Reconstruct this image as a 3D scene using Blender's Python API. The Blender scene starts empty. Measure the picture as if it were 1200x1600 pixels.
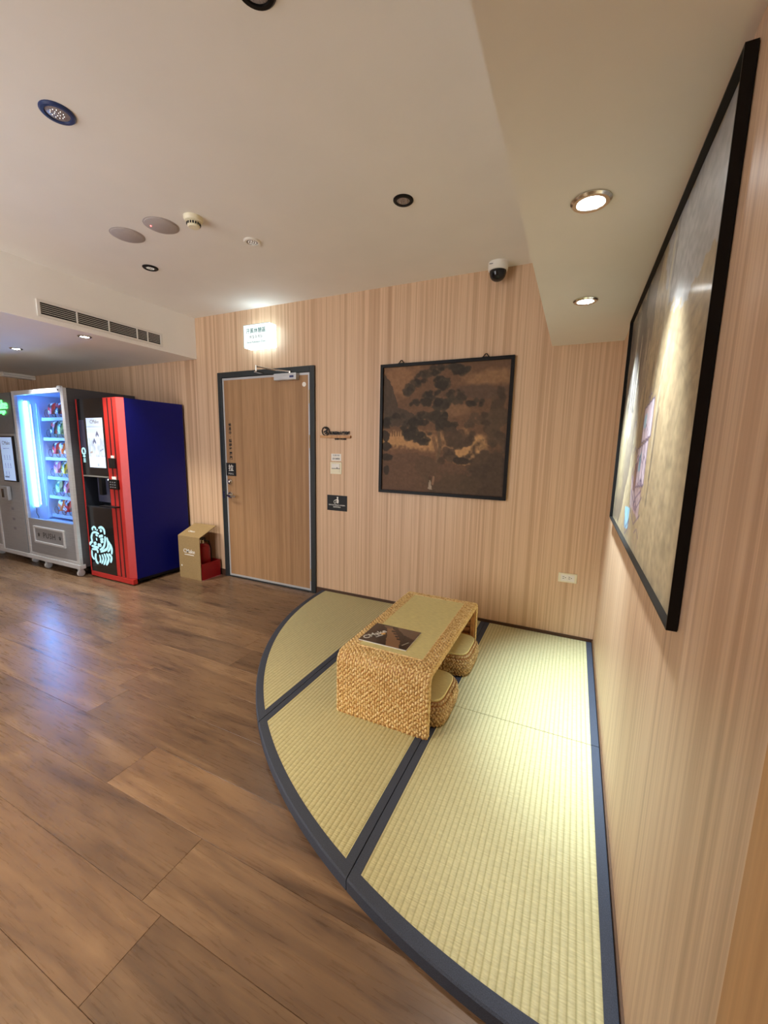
import bpy, math, random
import numpy as np
from mathutils import Matrix, Vector

random.seed(7)
rng = np.random.default_rng(11)
S = bpy.context.scene
C = S.collection
PI = math.pi

# ------------------------------------------------------------------ camera
YAW, PITCH, ROLL = 0.43736, -0.15636, 0.01963
fw = Vector((-math.sin(YAW) * math.cos(PITCH), math.cos(YAW) * math.cos(PITCH), math.sin(PITCH)))
rt = Vector((math.cos(YAW), math.sin(YAW), 0))
up = rt.cross(fw)
r2 = rt * math.cos(ROLL) + up * math.sin(ROLL)
u2 = -rt * math.sin(ROLL) + up * math.cos(ROLL)
cd = bpy.data.cameras.new('camera')
cam = bpy.data.objects.new('camera', cd)
C.objects.link(cam)
cd.sensor_fit = 'VERTICAL'
cd.sensor_height = 24.0
cd.lens = 24.0 * 633.285 / 1600.0
cd.clip_start = 0.02
cam.matrix_world = Matrix(((r2.x, u2.x, -fw.x, -0.2180), (r2.y, u2.y, -fw.y, -3.1627), (r2.z, u2.z, -fw.z, 1.4108), (0, 0, 0, 1)))
S.camera = cam

# ------------------------------------------------------------------ world, exposure
w = bpy.data.worlds.new('world')
S.world = w
w.use_nodes = True
w.node_tree.nodes['Background'].inputs[0].default_value = (0.97, 0.97, 1.0, 1)
w.node_tree.nodes['Background'].inputs[1].default_value = 5.0
S.view_settings.view_transform = 'Standard'
S.view_settings.look = 'None'
S.view_settings.gamma = 1.0
S.view_settings.use_curve_mapping = False
S.view_settings.exposure = 0.2
S.cycles.max_bounces = 8
S.cycles.glossy_bounces = 3
S.cycles.caustics_reflective = False
S.cycles.caustics_refractive = False
SPOT_SOFFIT_NEAR = 120.0
SPOT_SOFFIT_FAR = 400.0
SPOT_WARM = 230.0
SPOT_LOW = 100.0
SIGN_EMIT = 4.2
TUBE_EMIT = 58.0

# ------------------------------------------------------------------ mesh helpers
ORG = {}


class MB:
    def __init__(self):
        self.v, self.f = [], []

    def add(self, vs, fs):
        n = len(self.v)
        self.v += [tuple(p) for p in vs]
        self.f += [tuple(i + n for i in f) for f in fs]
        return self

    def box(self, x0, x1, y0, y1, z0, z1):
        x0, x1 = min(x0, x1), max(x0, x1)
        y0, y1 = min(y0, y1), max(y0, y1)
        z0, z1 = min(z0, z1), max(z0, z1)
        return self.add([(x0, y0, z0), (x1, y0, z0), (x1, y1, z0), (x0, y1, z0), (x0, y0, z1), (x1, y0, z1), (x1, y1, z1), (x0, y1, z1)],
                        [(0, 3, 2, 1), (4, 5, 6, 7), (0, 1, 5, 4), (1, 2, 6, 5), (2, 3, 7, 6), (3, 0, 4, 7)])

    def prism(self, pts, a, b, axis='z'):
        """polygon pts (2D, counter-clockwise seen from +axis for z) swept from a to b along axis"""
        n = len(pts)

        def P(p, t):
            return (p[0], p[1], t) if axis == 'z' else ((p[0], t, p[1]) if axis == 'y' else (t, p[0], p[1]))
        vs = [P(p, a) for p in pts] + [P(p, b) for p in pts]
        fs = [tuple(range(n))[::-1], tuple(range(n, 2 * n))] + [(i, (i + 1) % n, n + (i + 1) % n, n + i) for i in range(n)]
        if axis == 'y':
            fs = [f[::-1] for f in fs]
        return self.add(vs, fs)

    def lathe(self, prof, c, axis='z', n=24):
        """prof: (r, h) list; closed with caps when r>0 at the ends"""
        vs, fs = [], []
        m = len(prof)
        for r, h in prof:
            for k in range(n):
                a = 2 * PI * k / n
                p = (r * math.cos(a), r * math.sin(a), h)
                if axis == 'y':
                    p = (p[0], p[2], p[1])
                elif axis == 'x':
                    p = (p[2], p[0], p[1])
                vs.append((c[0] + p[0], c[1] + p[1], c[2] + p[2]))
        for i in range(m - 1):
            for k in range(n):
                a, b = i * n + k, i * n + (k + 1) % n
                fs.append((a, b, b + n, a + n))
        fs.append(tuple(range(n))[::-1])
        fs.append(tuple(range((m - 1) * n, m * n)))
        return self.add(vs, fs)

    def tube(self, path, r, n=8, closed=False):
        P = [Vector(p) for p in path]
        vs, fs = [], []
        m = len(P)
        for i, p in enumerate(P):
            if closed:
                t = P[(i + 1) % m] - P[i - 1]
            else:
                t = P[min(i + 1, m - 1)] - P[max(i - 1, 0)]
            t.normalize()
            ref = Vector((0, 0, 1)) if abs(t.z) < 0.9 else Vector((1, 0, 0))
            a = t.cross(ref).normalized()
            b = t.cross(a)
            rr = r[i] if isinstance(r, (list, tuple)) else r
            for k in range(n):
                q = p + a * (rr * math.cos(2 * PI * k / n)) + b * (rr * math.sin(2 * PI * k / n))
                vs.append(q[:])
        for i in range(m if closed else m - 1):
            for k in range(n):
                a, b = i * n + k, i * n + (k + 1) % n
                c, d = ((i + 1) % m) * n + (k + 1) % n, ((i + 1) % m) * n + k
                fs.append((a, b, c, d))
        if not closed:
            fs.append(tuple(range(n))[::-1])
            fs.append(tuple(range((m - 1) * n, m * n)))
        return self.add(vs, fs)

    def build(self, name, mat, parent=None, smooth=False, bevel=0, angle=35, segs=2, origin=None):
        V = np.array(self.v, float)
        lo, hi = V.min(0), V.max(0)
        o = origin if origin is not None else ((lo[0] + hi[0]) / 2, (lo[1] + hi[1]) / 2, lo[2])
        o = np.array(o, float)
        me = bpy.data.meshes.new(name)
        me.from_pydata([tuple(q) for q in (V - o)], [], self.f)
        me.update()
        if smooth:
            me.polygons.foreach_set('use_smooth', [True] * len(me.polygons))
            me.set_sharp_from_angle(angle=math.radians(angle))
        if mat:
            me.materials.append(mat)
        ob = bpy.data.objects.new(name, me)
        C.objects.link(ob)
        if parent:
            ob.parent = parent
            ob.location = Vector(o) - ORG[parent]
        else:
            ob.location = o
        ORG[ob] = Vector(o)
        if bevel:
            bm = ob.modifiers.new('bevel', 'BEVEL')
            bm.width = bevel
            bm.segments = segs
            bm.limit_method = 'ANGLE'
            bm.angle_limit = math.radians(40)
        return ob


def box(name, b, mat, parent=None, bevel=0.0):
    return MB().box(*b).build(name, mat, parent, bevel=bevel)


def thing(name, loc, label=None, cat=None, group=None, kind=None):
    o = bpy.data.objects.new(name, None)
    o.empty_display_size = 0.05
    C.objects.link(o)
    o.location = loc
    ORG[o] = Vector(loc)
    return tag(o, label, cat, group, kind)


def tag(o, label=None, cat=None, group=None, kind=None):
    if label:
        o['label'] = label
    if cat:
        o['category'] = cat
    if group:
        o['group'] = group
    if kind:
        o['kind'] = kind
    return o


def text(name, body, size, origin, mat, parent, xdir=(1, 0, 0), ydir=(0, 0, 1), align='CENTER', bold=0.0, sx=1.0, depth=0.0006, space=1.0):
    """flat lettering on a surface: text x along xdir, text y along ydir"""
    cu = bpy.data.curves.new('lettering', 'FONT')
    cu.body = body
    cu.size = size
    cu.align_x = align
    cu.align_y = 'CENTER'
    cu.offset = bold * size
    cu.extrude = depth / 2
    cu.resolution_u = 2
    cu.space_character = space
    tmp = bpy.data.objects.new('lettering', cu)
    C.objects.link(tmp)
    dg = bpy.context.evaluated_depsgraph_get()
    me = bpy.data.meshes.new_from_object(tmp.evaluated_get(dg))
    bpy.data.objects.remove(tmp)
    bpy.data.curves.remove(cu)
    X, Y = Vector(xdir).normalized(), Vector(ydir).normalized()
    Z = X.cross(Y)
    M = Matrix(((X.x * sx, Y.x, Z.x, 0), (X.y * sx, Y.y, Z.y, 0), (X.z * sx, Y.z, Z.z, 0), (0, 0, 0, 1)))
    me.transform(M)
    me.materials.clear()
    me.materials.append(mat)
    me.name = name
    ob = bpy.data.objects.new(name, me)
    C.objects.link(ob)
    if parent:
        ob.parent = parent
        ob.location = Vector(origin) - ORG[parent]
    else:
        ob.location = origin
    ORG[ob] = Vector(origin)
    return ob


def stroke2d(mb, pts, r, y, d, n=10):
    """a thick rounded stroke in the XZ plane, front at y, thickness d"""
    # smooth the polyline a little (Catmull-Rom)
    Q = [Vector((p[0], p[1])) for p in pts]
    out = []
    for i in range(len(Q) - 1):
        p0, p1, p2, p3 = Q[max(i - 1, 0)], Q[i], Q[i + 1], Q[min(i + 2, len(Q) - 1)]
        for k in range(5):
            t = k / 5
            out.append(0.5 * ((2 * p1) + (p2 - p0) * t + (2 * p0 - 5 * p1 + 4 * p2 - p3) * t * t + (3 * p1 - p0 - 3 * p2 + p3) * t ** 3))
    out.append(Q[-1])
    L, R = [], []
    m = len(out)
    for i, p in enumerate(out):
        t = (out[min(i + 1, m - 1)] - out[max(i - 1, 0)]).normalized()
        nrm = Vector((-t.y, t.x))
        e = min(i, m - 1 - i) / max(1, m - 1)
        rr = r * (0.55 + 0.45 * min(1, e * 6))
        L.append(p + nrm * rr)
        R.append(p - nrm * rr)
    poly = [tuple(p) for p in R] + [tuple(p) for p in reversed(L)]
    vs, fs = [], []
    for i in range(m):
        vs += [(R[i].x, y, R[i].y), (L[i].x, y, L[i].y)]
    for i in range(m - 1):
        fs.append((2 * i, 2 * i + 2, 2 * i + 3, 2 * i + 1))
    k = len(vs)
    vs += [(a, y + d, b) for a, _, b in vs]
    fs += [tuple(j + k for j in f[::-1]) for f in fs]
    mb.add(vs, fs)


# ------------------------------------------------------------------ materials
def srgb(r, g, b):
    def f(c):
        c /= 255.0
        return c / 12.92 if c <= 0.04045 else ((c + 0.055) / 1.055) ** 2.4
    return (f(r), f(g), f(b), 1.0)


def new_mat(name):
    m = bpy.data.materials.new(name)
    m.use_nodes = True
    nt = m.node_tree
    return m, nt, nt.nodes['Principled BSDF'], nt.nodes, nt.links


def plain(name, col, rough=0.5, metal=0.0, spec=0.5, noise=0.06, nscale=30.0, bump=0.0, coat=0.0):
    m, nt, p, N, L = new_mat(name)
    p.inputs['Roughness'].default_value = rough
    p.inputs['Metallic'].default_value = metal
    p.inputs['Specular IOR Level'].default_value = spec
    p.inputs['Coat Weight'].default_value = coat
    geo = N.new('ShaderNodeNewGeometry')
    nz = N.new('ShaderNodeTexNoise')
    nz.inputs['Scale'].default_value = nscale
    nz.inputs['Detail'].default_value = 3
    L.new(geo.outputs['Position'], nz.inputs['Vector'])
    rp = N.new('ShaderNodeValToRGB')
    c = np.array(col[:3])
    rp.color_ramp.elements[0].color = (*np.clip(c * (1 - noise), 0, 1), 1)
    rp.color_ramp.elements[1].color = (*np.clip(c * (1 + noise), 0, 1), 1)
    rp.color_ramp.elements[0].position = 0.3
    rp.color_ramp.elements[1].position = 0.7
    L.new(nz.outputs['Fac'], rp.inputs['Fac'])
    L.new(rp.outputs['Color'], p.inputs['Base Color'])
    if bump:
        b = N.new('ShaderNodeBump')
        b.inputs['Strength'].default_value = bump
        b.inputs['Distance'].default_value = 0.002
        L.new(nz.outputs['Fac'], b.inputs['Height'])
        L.new(b.outputs['Normal'], p.inputs['Normal'])
    return m


def emit(name, col, strength, base=(0.8, 0.8, 0.8, 1)):
    m, nt, p, N, L = new_mat(name)
    p.inputs['Base Color'].default_value = base
    p.inputs['Emission Color'].default_value = col
    p.inputs['Emission Strength'].default_value = strength
    p.inputs['Roughness'].default_value = 0.4
    return m


def math_node(N, L, op, a, b=None):
    n = N.new('ShaderNodeMath')
    n.operation = op
    for i, x in enumerate((a, b)):
        if x is None:
            continue
        if isinstance(x, (int, float)):
            n.inputs[i].default_value = x
        else:
            L.new(x, n.inputs[i])
    return n.outputs[0]


def ramp(N, L, fac, stops):
    r = N.new('ShaderNodeValToRGB')
    e = r.color_ramp.elements
    while len(e) < len(stops):
        e.new(0.5)
    for k, (pos, col) in enumerate(stops):
        e[k].position = pos
        e[k].color = col
    L.new(fac, r.inputs['Fac'])
    return r.outputs['Color']


def mixc(N, L, fac, a, b, mode='MIX'):
    n = N.new('ShaderNodeMix')
    n.data_type = 'RGBA'
    n.blend_type = mode
    if isinstance(fac, (int, float)):
        n.inputs['Factor'].default_value = fac
    else:
        L.new(fac, n.inputs['Factor'])
    for i, x in ((6, a), (7, b)):
        if isinstance(x, tuple):
            n.inputs[i].default_value = x
        else:
            L.new(x, n.inputs[i])
    return n.outputs[2]


def striped_wood(name, dark, mid, light, su=26.0, rough=0.42, use_object=False, fine=0.35):
    """vertical-grain laminate: bands along the run of the wall, fine grain along z"""
    m, nt, p, N, L = new_mat(name)
    if use_object:
        src = N.new('ShaderNodeTexCoord').outputs['Object']
    else:
        src = N.new('ShaderNodeNewGeometry').outputs['Position']
    sp = N.new('ShaderNodeSeparateXYZ')
    L.new(src, sp.inputs[0])
    u = math_node(N, L, 'ADD', sp.outputs[0], sp.outputs[1])

    def nz(us, zs, det, dist=0.0):
        cb = N.new('ShaderNodeCombineXYZ')
        L.new(math_node(N, L, 'MULTIPLY', u, us), cb.inputs[0])
        L.new(math_node(N, L, 'MULTIPLY', sp.outputs[2], zs), cb.inputs[1])
        n = N.new('ShaderNodeTexNoise')
        n.inputs['Scale'].default_value = 1.0
        n.inputs['Detail'].default_value = det
        n.inputs['Roughness'].default_value = 0.6
        n.inputs['Distortion'].default_value = dist
        L.new(cb.outputs[0], n.inputs['Vector'])
        return n.outputs['Fac']
    band = nz(su, 0.12, 2.5)
    grain = nz(su * 9, 3.0, 3)
    col = ramp(N, L, band, [(0.30, dark), (0.47, mid), (0.53, light), (0.62, mid), (0.75, dark)])
    gcol = ramp(N, L, grain, [(0.3, (0.72, 0.70, 0.68, 1)), (0.7, (1.12, 1.12, 1.12, 1))])
    L.new(mixc(N, L, fine, col, mixc(N, L, 1.0, col, gcol, 'MULTIPLY')), p.inputs['Base Color'])
    p.inputs['Roughness'].default_value = rough
    p.inputs['Specular IOR Level'].default_value = 0.4
    b = N.new('ShaderNodeBump')
    b.inputs['Strength'].default_value = 0.06
    b.inputs['Distance'].default_value = 0.001
    L.new(grain, b.inputs['Height'])
    L.new(b.outputs['Normal'], p.inputs['Normal'])
    return m


def plank_mat():
    m, nt, p, N, L = new_mat('oak_plank')
    tc = N.new('ShaderNodeTexCoord')
    oi = N.new('ShaderNodeObjectInfo')
    sp = N.new('ShaderNodeSeparateXYZ')
    L.new(tc.outputs['Object'], sp.inputs[0])
    off = math_node(N, L, 'MULTIPLY', oi.outputs['Random'], 57.0)

    def nz(xs, ys, det, dist, rough=0.55):
        cb = N.new('ShaderNodeCombineXYZ')
        L.new(math_node(N, L, 'MULTIPLY', sp.outputs[0], xs), cb.inputs[0])
        L.new(math_node(N, L, 'MULTIPLY', sp.outputs[1], ys), cb.inputs[1])
        L.new(off, cb.inputs[2])
        n = N.new('ShaderNodeTexNoise')
        n.inputs['Scale'].default_value = 1.0
        n.inputs['Detail'].default_value = det
        n.inputs['Roughness'].default_value = rough
        n.inputs['Distortion'].default_value = dist
        L.new(cb.outputs[0], n.inputs['Vector'])
        return n.outputs['Fac']
    big = nz(1.7, 13.0, 4, 1.0)
    fine = nz(7.0, 130.0, 4, 0.6)
    knots = nz(4.5, 11.0, 1.5, 0.5)
    col = ramp(N, L, big, [(0.26, srgb(78, 60, 47)), (0.42, srgb(112, 88, 68)), (0.58, srgb(126, 100, 76)), (0.78, srgb(150, 122, 94))])
    tone = ramp(N, L, oi.outputs['Random'], [(0.0, (0.78, 0.77, 0.77, 1)), (0.5, (1.0, 1.0, 1.0, 1)), (1.0, (1.14, 1.12, 1.08, 1))])
    col = mixc(N, L, 1.0, col, tone, 'MULTIPLY')
    g = ramp(N, L, fine, [(0.3, (0.74, 0.72, 0.70, 1)), (0.7, (1.12, 1.12, 1.12, 1))])
    col = mixc(N, L, 0.4, col, mixc(N, L, 1.0, col, g, 'MULTIPLY'))
    k = ramp(N, L, knots, [(0.72, (0, 0, 0, 1)), (0.84, (1, 1, 1, 1))])
    col = mixc(N, L, math_node(N, L, 'MULTIPLY', k, 0.6), col, srgb(54, 38, 28))
    L.new(col, p.inputs['Base Color'])
    rr = ramp(N, L, fine, [(0.3, (0.25, 0.25, 0.25, 1)), (0.7, (0.34, 0.34, 0.34, 1))])
    L.new(rr, p.inputs['Roughness'])
    p.inputs['Specular IOR Level'].default_value = 0.7
    b = N.new('ShaderNodeBump')
    b.inputs['Strength'].default_value = 0.12
    b.inputs['Distance'].default_value = 0.001
    L.new(fine, b.inputs['Height'])
    L.new(b.outputs['Normal'], p.inputs['Normal'])
    return m


def tatami_mat(name, col, rib=0.0208, strength=0.9):
    m, nt, p, N, L = new_mat(name)
    geo = N.new('ShaderNodeNewGeometry')
    sp = N.new('ShaderNodeSeparateXYZ')
    L.new(geo.outputs['Position'], sp.inputs[0])
    ribs = math_node(N, L, 'SINE', math_node(N, L, 'MULTIPLY', sp.outputs[0], 2 * PI / rib))
    ribh = math_node(N, L, 'ABSOLUTE', math_node(N, L, 'SINE', math_node(N, L, 'MULTIPLY', sp.outputs[0], PI / rib)))
    weft = math_node(N, L, 'SINE', math_node(N, L, 'MULTIPLY', sp.outputs[1], 2 * PI / 0.0075))
    cb = N.new('ShaderNodeCombineXYZ')
    L.new(math_node(N, L, 'MULTIPLY', sp.outputs[0], 30.0), cb.inputs[0])
    L.new(math_node(N, L, 'MULTIPLY', sp.outputs[1], 220.0), cb.inputs[1])
    nz = N.new('ShaderNodeTexNoise')
    nz.inputs['Scale'].default_value = 1.0
    nz.inputs['Detail'].default_value = 2
    L.new(cb.outputs[0], nz.inputs['Vector'])
    h = math_node(N, L, 'ADD', ribh, math_node(N, L, 'MULTIPLY', weft, 0.07))
    h = math_node(N, L, 'ADD', h, math_node(N, L, 'MULTIPLY', nz.outputs['Fac'], 0.35))
    c = np.array(col[:3])
    straw = ramp(N, L, nz.outputs['Fac'], [(0.3, (*c * 0.86, 1)), (0.7, (*np.clip(c * 1.1, 0, 1), 1))])
    groove_shade = ramp(N, L, ribh, [(0.0, (0.74, 0.73, 0.64, 1)), (0.55, (1, 1, 1, 1))])  # valleys between ribs darkened in the colour, painted shade on top of the bump
    L.new(mixc(N, L, 1.0, straw, groove_shade, 'MULTIPLY'), p.inputs['Base Color'])
    p.inputs['Roughness'].default_value = 0.5
    p.inputs['Specular IOR Level'].default_value = 0.4
    b = N.new('ShaderNodeBump')
    b.inputs['Strength'].default_value = strength
    b.inputs['Distance'].default_value = 0.0026
    L.new(h, b.inputs['Height'])
    L.new(b.outputs['Normal'], p.inputs['Normal'])
    return m


def weave_mat(name, a, b_, c_):
    m, nt, p, N, L = new_mat(name)
    geo = N.new('ShaderNodeNewGeometry')
    nz = N.new('ShaderNodeTexNoise')
    nz.inputs['Scale'].default_value = 70.0
    nz.inputs['Detail'].default_value = 3
    L.new(geo.outputs['Position'], nz.inputs['Vector'])
    L.new(ramp(N, L, nz.outputs['Fac'], [(0.3, a), (0.5, b_), (0.7, c_)]), p.inputs['Base Color'])
    p.inputs['Roughness'].default_value = 0.5
    n2 = N.new('ShaderNodeTexNoise')
    n2.inputs['Scale'].default_value = 400.0
    L.new(geo.outputs['Position'], n2.inputs['Vector'])
    b = N.new('ShaderNodeBump')
    b.inputs['Strength'].default_value = 0.3
    b.inputs['Distance'].default_value = 0.001
    L.new(n2.outputs['Fac'], b.inputs['Height'])
    L.new(b.outputs['Normal'], p.inputs['Normal'])
    return m


def brushed(name, col, rough=0.35, metal=0.9):
    m, nt, p, N, L = new_mat(name)
    geo = N.new('ShaderNodeNewGeometry')
    mp = N.new('ShaderNodeMapping')
    mp.inputs['Scale'].default_value = (6, 6, 400)
    L.new(geo.outputs['Position'], mp.inputs['Vector'])
    nz = N.new('ShaderNodeTexNoise')
    nz.inputs['Scale'].default_value = 1.0
    nz.inputs['Detail'].default_value = 2
    L.new(mp.outputs[0], nz.inputs['Vector'])
    c = np.array(col[:3])
    L.new(ramp(N, L, nz.outputs['Fac'], [(0.3, (*c * 0.88, 1)), (0.7, (*np.clip(c * 1.1, 0, 1), 1))]), p.inputs['Base Color'])
    p.inputs['Metallic'].default_value = metal
    p.inputs['Roughness'].default_value = rough
    return m


def glass_mat(name, tint=(0.93, 0.97, 1.0, 1), refl=0.08):
    m, nt, p, N, L = new_mat(name)
    out = [n for n in N if n.type == 'OUTPUT_MATERIAL'][0]
    N.remove(p)
    tr = N.new('ShaderNodeBsdfTransparent')
    tr.inputs[0].default_value = tint
    gl = N.new('ShaderNodeBsdfGlossy')
    gl.inputs['Roughness'].default_value = 0.03
    lw = N.new('ShaderNodeLayerWeight')
    lw.inputs[0].default_value = 0.5
    fac = math_node(N, L, 'ADD', math_node(N, L, 'MULTIPLY', math_node(N, L, 'POWER', lw.outputs['Facing'], 5.0), 0.6), 0.02)
    mx = N.new('ShaderNodeMixShader')
    L.new(fac, mx.inputs[0])
    L.new(tr.outputs[0], mx.inputs[1])
    L.new(gl.outputs[0], mx.inputs[2])
    L.new(mx.outputs[0], out.inputs[0])
    return m


def print_mat(name, rough=0.5, spec=0.4, emission=0.0, coat=0.0):
    m, nt, p, N, L = new_mat(name)
    a = N.new('ShaderNodeAttribute')
    a.attribute_name = 'print'
    L.new(a.outputs['Color'], p.inputs['Base Color'])
    p.inputs['Roughness'].default_value = rough
    p.inputs['Specular IOR Level'].default_value = spec
    p.inputs['Coat Weight'].default_value = coat
    p.inputs['Coat Roughness'].default_value = 0.15
    if emission:
        L.new(a.outputs['Color'], p.inputs['Emission Color'])
        p.inputs['Emission Strength'].default_value = emission
    return m


M_PAINT = plain('ceiling_paint', srgb(240, 236, 228), 0.75, noise=0.015, nscale=4, bump=0.02)
M_WALL = striped_wood('wall_laminate', srgb(190, 153, 120), srgb(210, 175, 141), srgb(224, 192, 158))
M_DOOR = striped_wood('door_veneer', srgb(150, 113, 78), srgb(166, 129, 92), srgb(178, 140, 102), su=9.0, fine=0.5)
M_TRIMWOOD = striped_wood('trim_wood', srgb(176, 124, 72), srgb(196, 142, 88), srgb(206, 154, 100), su=14.0)
M_BASEB = plain('baseboard_brown', srgb(74, 48, 32), 0.45, noise=0.15)
M_BASEB2 = plain('baseboard_light', srgb(92, 66, 44), 0.45, noise=0.1)
M_PLANK = plank_mat()
M_UNDER = plain('underlay', srgb(48, 36, 26), 0.9)
M_TATAMI = tatami_mat('tatami_rush', srgb(204, 198, 152))
M_INSET = tatami_mat('tatami_fine', srgb(234, 222, 158), rib=0.006, strength=0.25)
M_BAND = plain('band_fabric', srgb(60, 67, 82), 0.8, noise=0.35, nscale=420, bump=0.4)
M_WEAVE = weave_mat('woven_straw', srgb(190, 146, 84), srgb(238, 206, 140), srgb(250, 230, 180))
M_WEAVE2 = weave_mat('woven_straw_stool', srgb(140, 110, 70), srgb(200, 168, 116), srgb(232, 208, 160))
M_RATTAN = plain('rattan_wood', srgb(176, 122, 66), 0.5, noise=0.2)
M_BLACK = plain('black_frame', srgb(16, 14, 14), 0.45, noise=0.1, spec=0.2)
M_BLACKGLOSS = plain('black_gloss', srgb(18, 20, 24), 0.12, noise=0.05)
M_BLACKMATT = plain('black_matt', srgb(12, 12, 13), 0.6, noise=0.05)
M_WHITE = plain('white_plastic', srgb(236, 232, 222), 0.4, noise=0.02)
M_IVORY = plain('ivory_plastic', srgb(236, 228, 198), 0.4, noise=0.02)
M_GREYDISC = plain('grey_disc', srgb(176, 166, 162), 0.6, noise=0.03)
M_VENT = plain('vent_white', srgb(224, 220, 212), 0.5, noise=0.02)
M_DFRAME = plain('door_frame_dark', srgb(40, 46, 48), 0.4, noise=0.08)
M_ALU = brushed('aluminium', srgb(202, 204, 206), 0.4, 0.4)
M_STEEL = brushed('stainless_steel', srgb(150, 152, 154), 0.38, 0.35)
M_STEELD = brushed('steel_side', srgb(78, 78, 82), 0.5, 0.4)
M_CHROME = plain('chrome', srgb(220, 216, 208), 0.15, metal=1.0, noise=0.02)
M_BRASS = plain('hinge_brass', srgb(206, 182, 130), 0.3, metal=0.8, noise=0.04)
M_LINING = plain('machine_lining', srgb(168, 200, 240), 0.45, noise=0.02)
M_BLUE = plain('navy_paint', srgb(6, 15, 108), 0.45, noise=0.04, spec=0.25)
M_RED = plain('red_paint', srgb(184, 44, 40), 0.4, noise=0.04)
M_REDD = plain('extinguisher_red', srgb(150, 16, 26), 0.35, noise=0.08)
M_CARD = plain('cardboard', srgb(158, 132, 88), 0.8, noise=0.08, nscale=60)
M_PRINTWHITE = plain('white_print', srgb(238, 236, 228), 0.6, noise=0.01)
M_INK = plain('black_ink', srgb(22, 20, 20), 0.6, noise=0.02)
M_INKTEAL = plain('teal_ink', srgb(60, 140, 140), 0.6, noise=0.02)
M_INKGREY = plain('grey_ink', srgb(120, 120, 125), 0.6, noise=0.02)
M_PAPER = plain('paper', srgb(236, 234, 228), 0.6, noise=0.02)
M_SHELFWOOD = striped_wood('ledge_wood', srgb(178, 128, 80), srgb(196, 146, 96), srgb(206, 158, 108), su=30.0)
M_GLASS = glass_mat('clear_pane')
M_SIGN = emit('sign_glow', (0.66, 0.88, 1.0, 1), SIGN_EMIT)
M_TUBE = emit('tube_glow', (0.14, 0.42, 1.0, 1), TUBE_EMIT)
M_TUBEDIM = emit('led_strip_glow', (0.40, 0.72, 1.0, 1), 5.0)
M_LENS_ON = emit('lamp_lens_lit', (0.95, 1.0, 1.0, 1), 30.0)
M_LENS_OFF = plain('lamp_lens_unlit', srgb(150, 142, 140), 0.25, noise=0.35, nscale=260)
M_GREEN = emit('green_led', (0.05, 1.0, 0.15, 1), 2.2)
M_CYAN = emit('cyan_glow', (0.52, 0.90, 0.98, 1), 0.9, base=(0.05, 0.08, 0.09, 1))
M_LEDWHITE = emit('white_led', (0.8, 0.95, 1.0, 1), 3.0)
M_REDLED = emit('red_led', (1.0, 0.08, 0.08, 1), 4.0)
M_REFLTRIM = plain('lamp_trim_blue_reflection', srgb(34, 52, 96), 0.35, noise=0.05)  # blue reflection on a lamp ring, put into its colour

# ------------------------------------------------------------------ the setting
XL, YB = -7.07, -4.4          # left wall, rear edge of what is built
ZC, ZS, ZL = 2.690, 2.130, 2.288   # main ceiling, right soffit, low ceiling
XS, XB = -0.4355, -3.8875     # soffit edge, bulkhead face
DL, DR, DH = -3.586, -2.404, 2.130  # door frame outline

floor = MB().box(XL, 0, YB, 0, -0.15, -0.005).build('floor', M_UNDER)
tag(floor, 'brown oak plank floor running left to right', kind='structure')
PW, PL = 0.228, 1.52


def plank_mesh(x0, x1, y0, y1):
    c, g = 0.0011, 0.0003
    a = [(x0 + g, y0 + g), (x1 - g, y0 + g), (x1 - g, y1 - g), (x0 + g, y1 - g)]
    b = [(x0 + c, y0 + c), (x1 - c, y0 + c), (x1 - c, y1 - c), (x0 + c, y1 - c)]
    v = [(p[0], p[1], 0.0) for p in a] + [(p[0], p[1], 0.0038) for p in a] + [(p[0], p[1], 0.005) for p in b]
    f = [(3, 2, 1, 0), (8, 9, 10, 11)]
    for i in range(4):
        j = (i + 1) % 4
        f += [(i, j, 4 + j, 4 + i), (4 + i, 4 + j, 8 + j, 8 + i)]
    me = bpy.data.meshes.new('plank')
    me.from_pydata(v, [], f)
    me.materials.append(M_PLANK)
    return me


full = plank_mesh(-PL / 2, PL / 2, -PW / 2, PW / 2)
row = 0
y1 = -2.058 + PW * 10
while y1 > YB:
    y0 = y1 - PW
    ya, yb = max(y0, YB), min(y1, -0.0005)
    if yb > ya + 0.01:
        x = 0.0 - ((row * 0.61 + 0.35 * (row % 3)) % PL)
        hi = 0.0
        while hi > XL + 0.01:
            lo = max(x, XL)
            if hi - lo > 0.02:
                if abs(hi - lo - PL) < 1e-6 and abs(yb - ya - PW) < 1e-6:
                    me = full
                else:
                    me = plank_mesh(-(hi - lo) / 2, (hi - lo) / 2, -(yb - ya) / 2, (yb - ya) / 2)
                # planks lying wholly under the mats are never seen
                if not (lo > -1.2 and ya > -1.6):
                    o = bpy.data.objects.new('plank', me)
                    C.objects.link(o)
                    o.parent = floor
                    o.location = Vector(((hi + lo) / 2, (ya + yb) / 2, -0.005)) - ORG[floor]
            hi = lo
            x = lo - PL
    y1 = y0
    row += 1

T = 0.14
wb = MB()
wb.box(XL - T, DL, 0, T, -0.15, ZC + 0.1).box(DR, T, 0, T, -0.15, ZC + 0.1).box(DL, DR, 0, T, DH, ZC + 0.1).box(DL, DR, 0.10, T, -0.15, DH)
tag(wb.build('wall_back', M_WALL), 'back wall in vertically grained pale oak laminate', kind='structure')
tag(box('wall_right', (0, T, YB, 0, -0.15, ZC + 0.1), M_WALL), 'right-hand wall in vertically grained pale oak laminate', kind='structure')
tag(box('wall_left', (XL - T, XL, YB, 0, -0.15, ZC + 0.1), M_WALL), 'far left wall beyond the vending machines', kind='structure')

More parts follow.
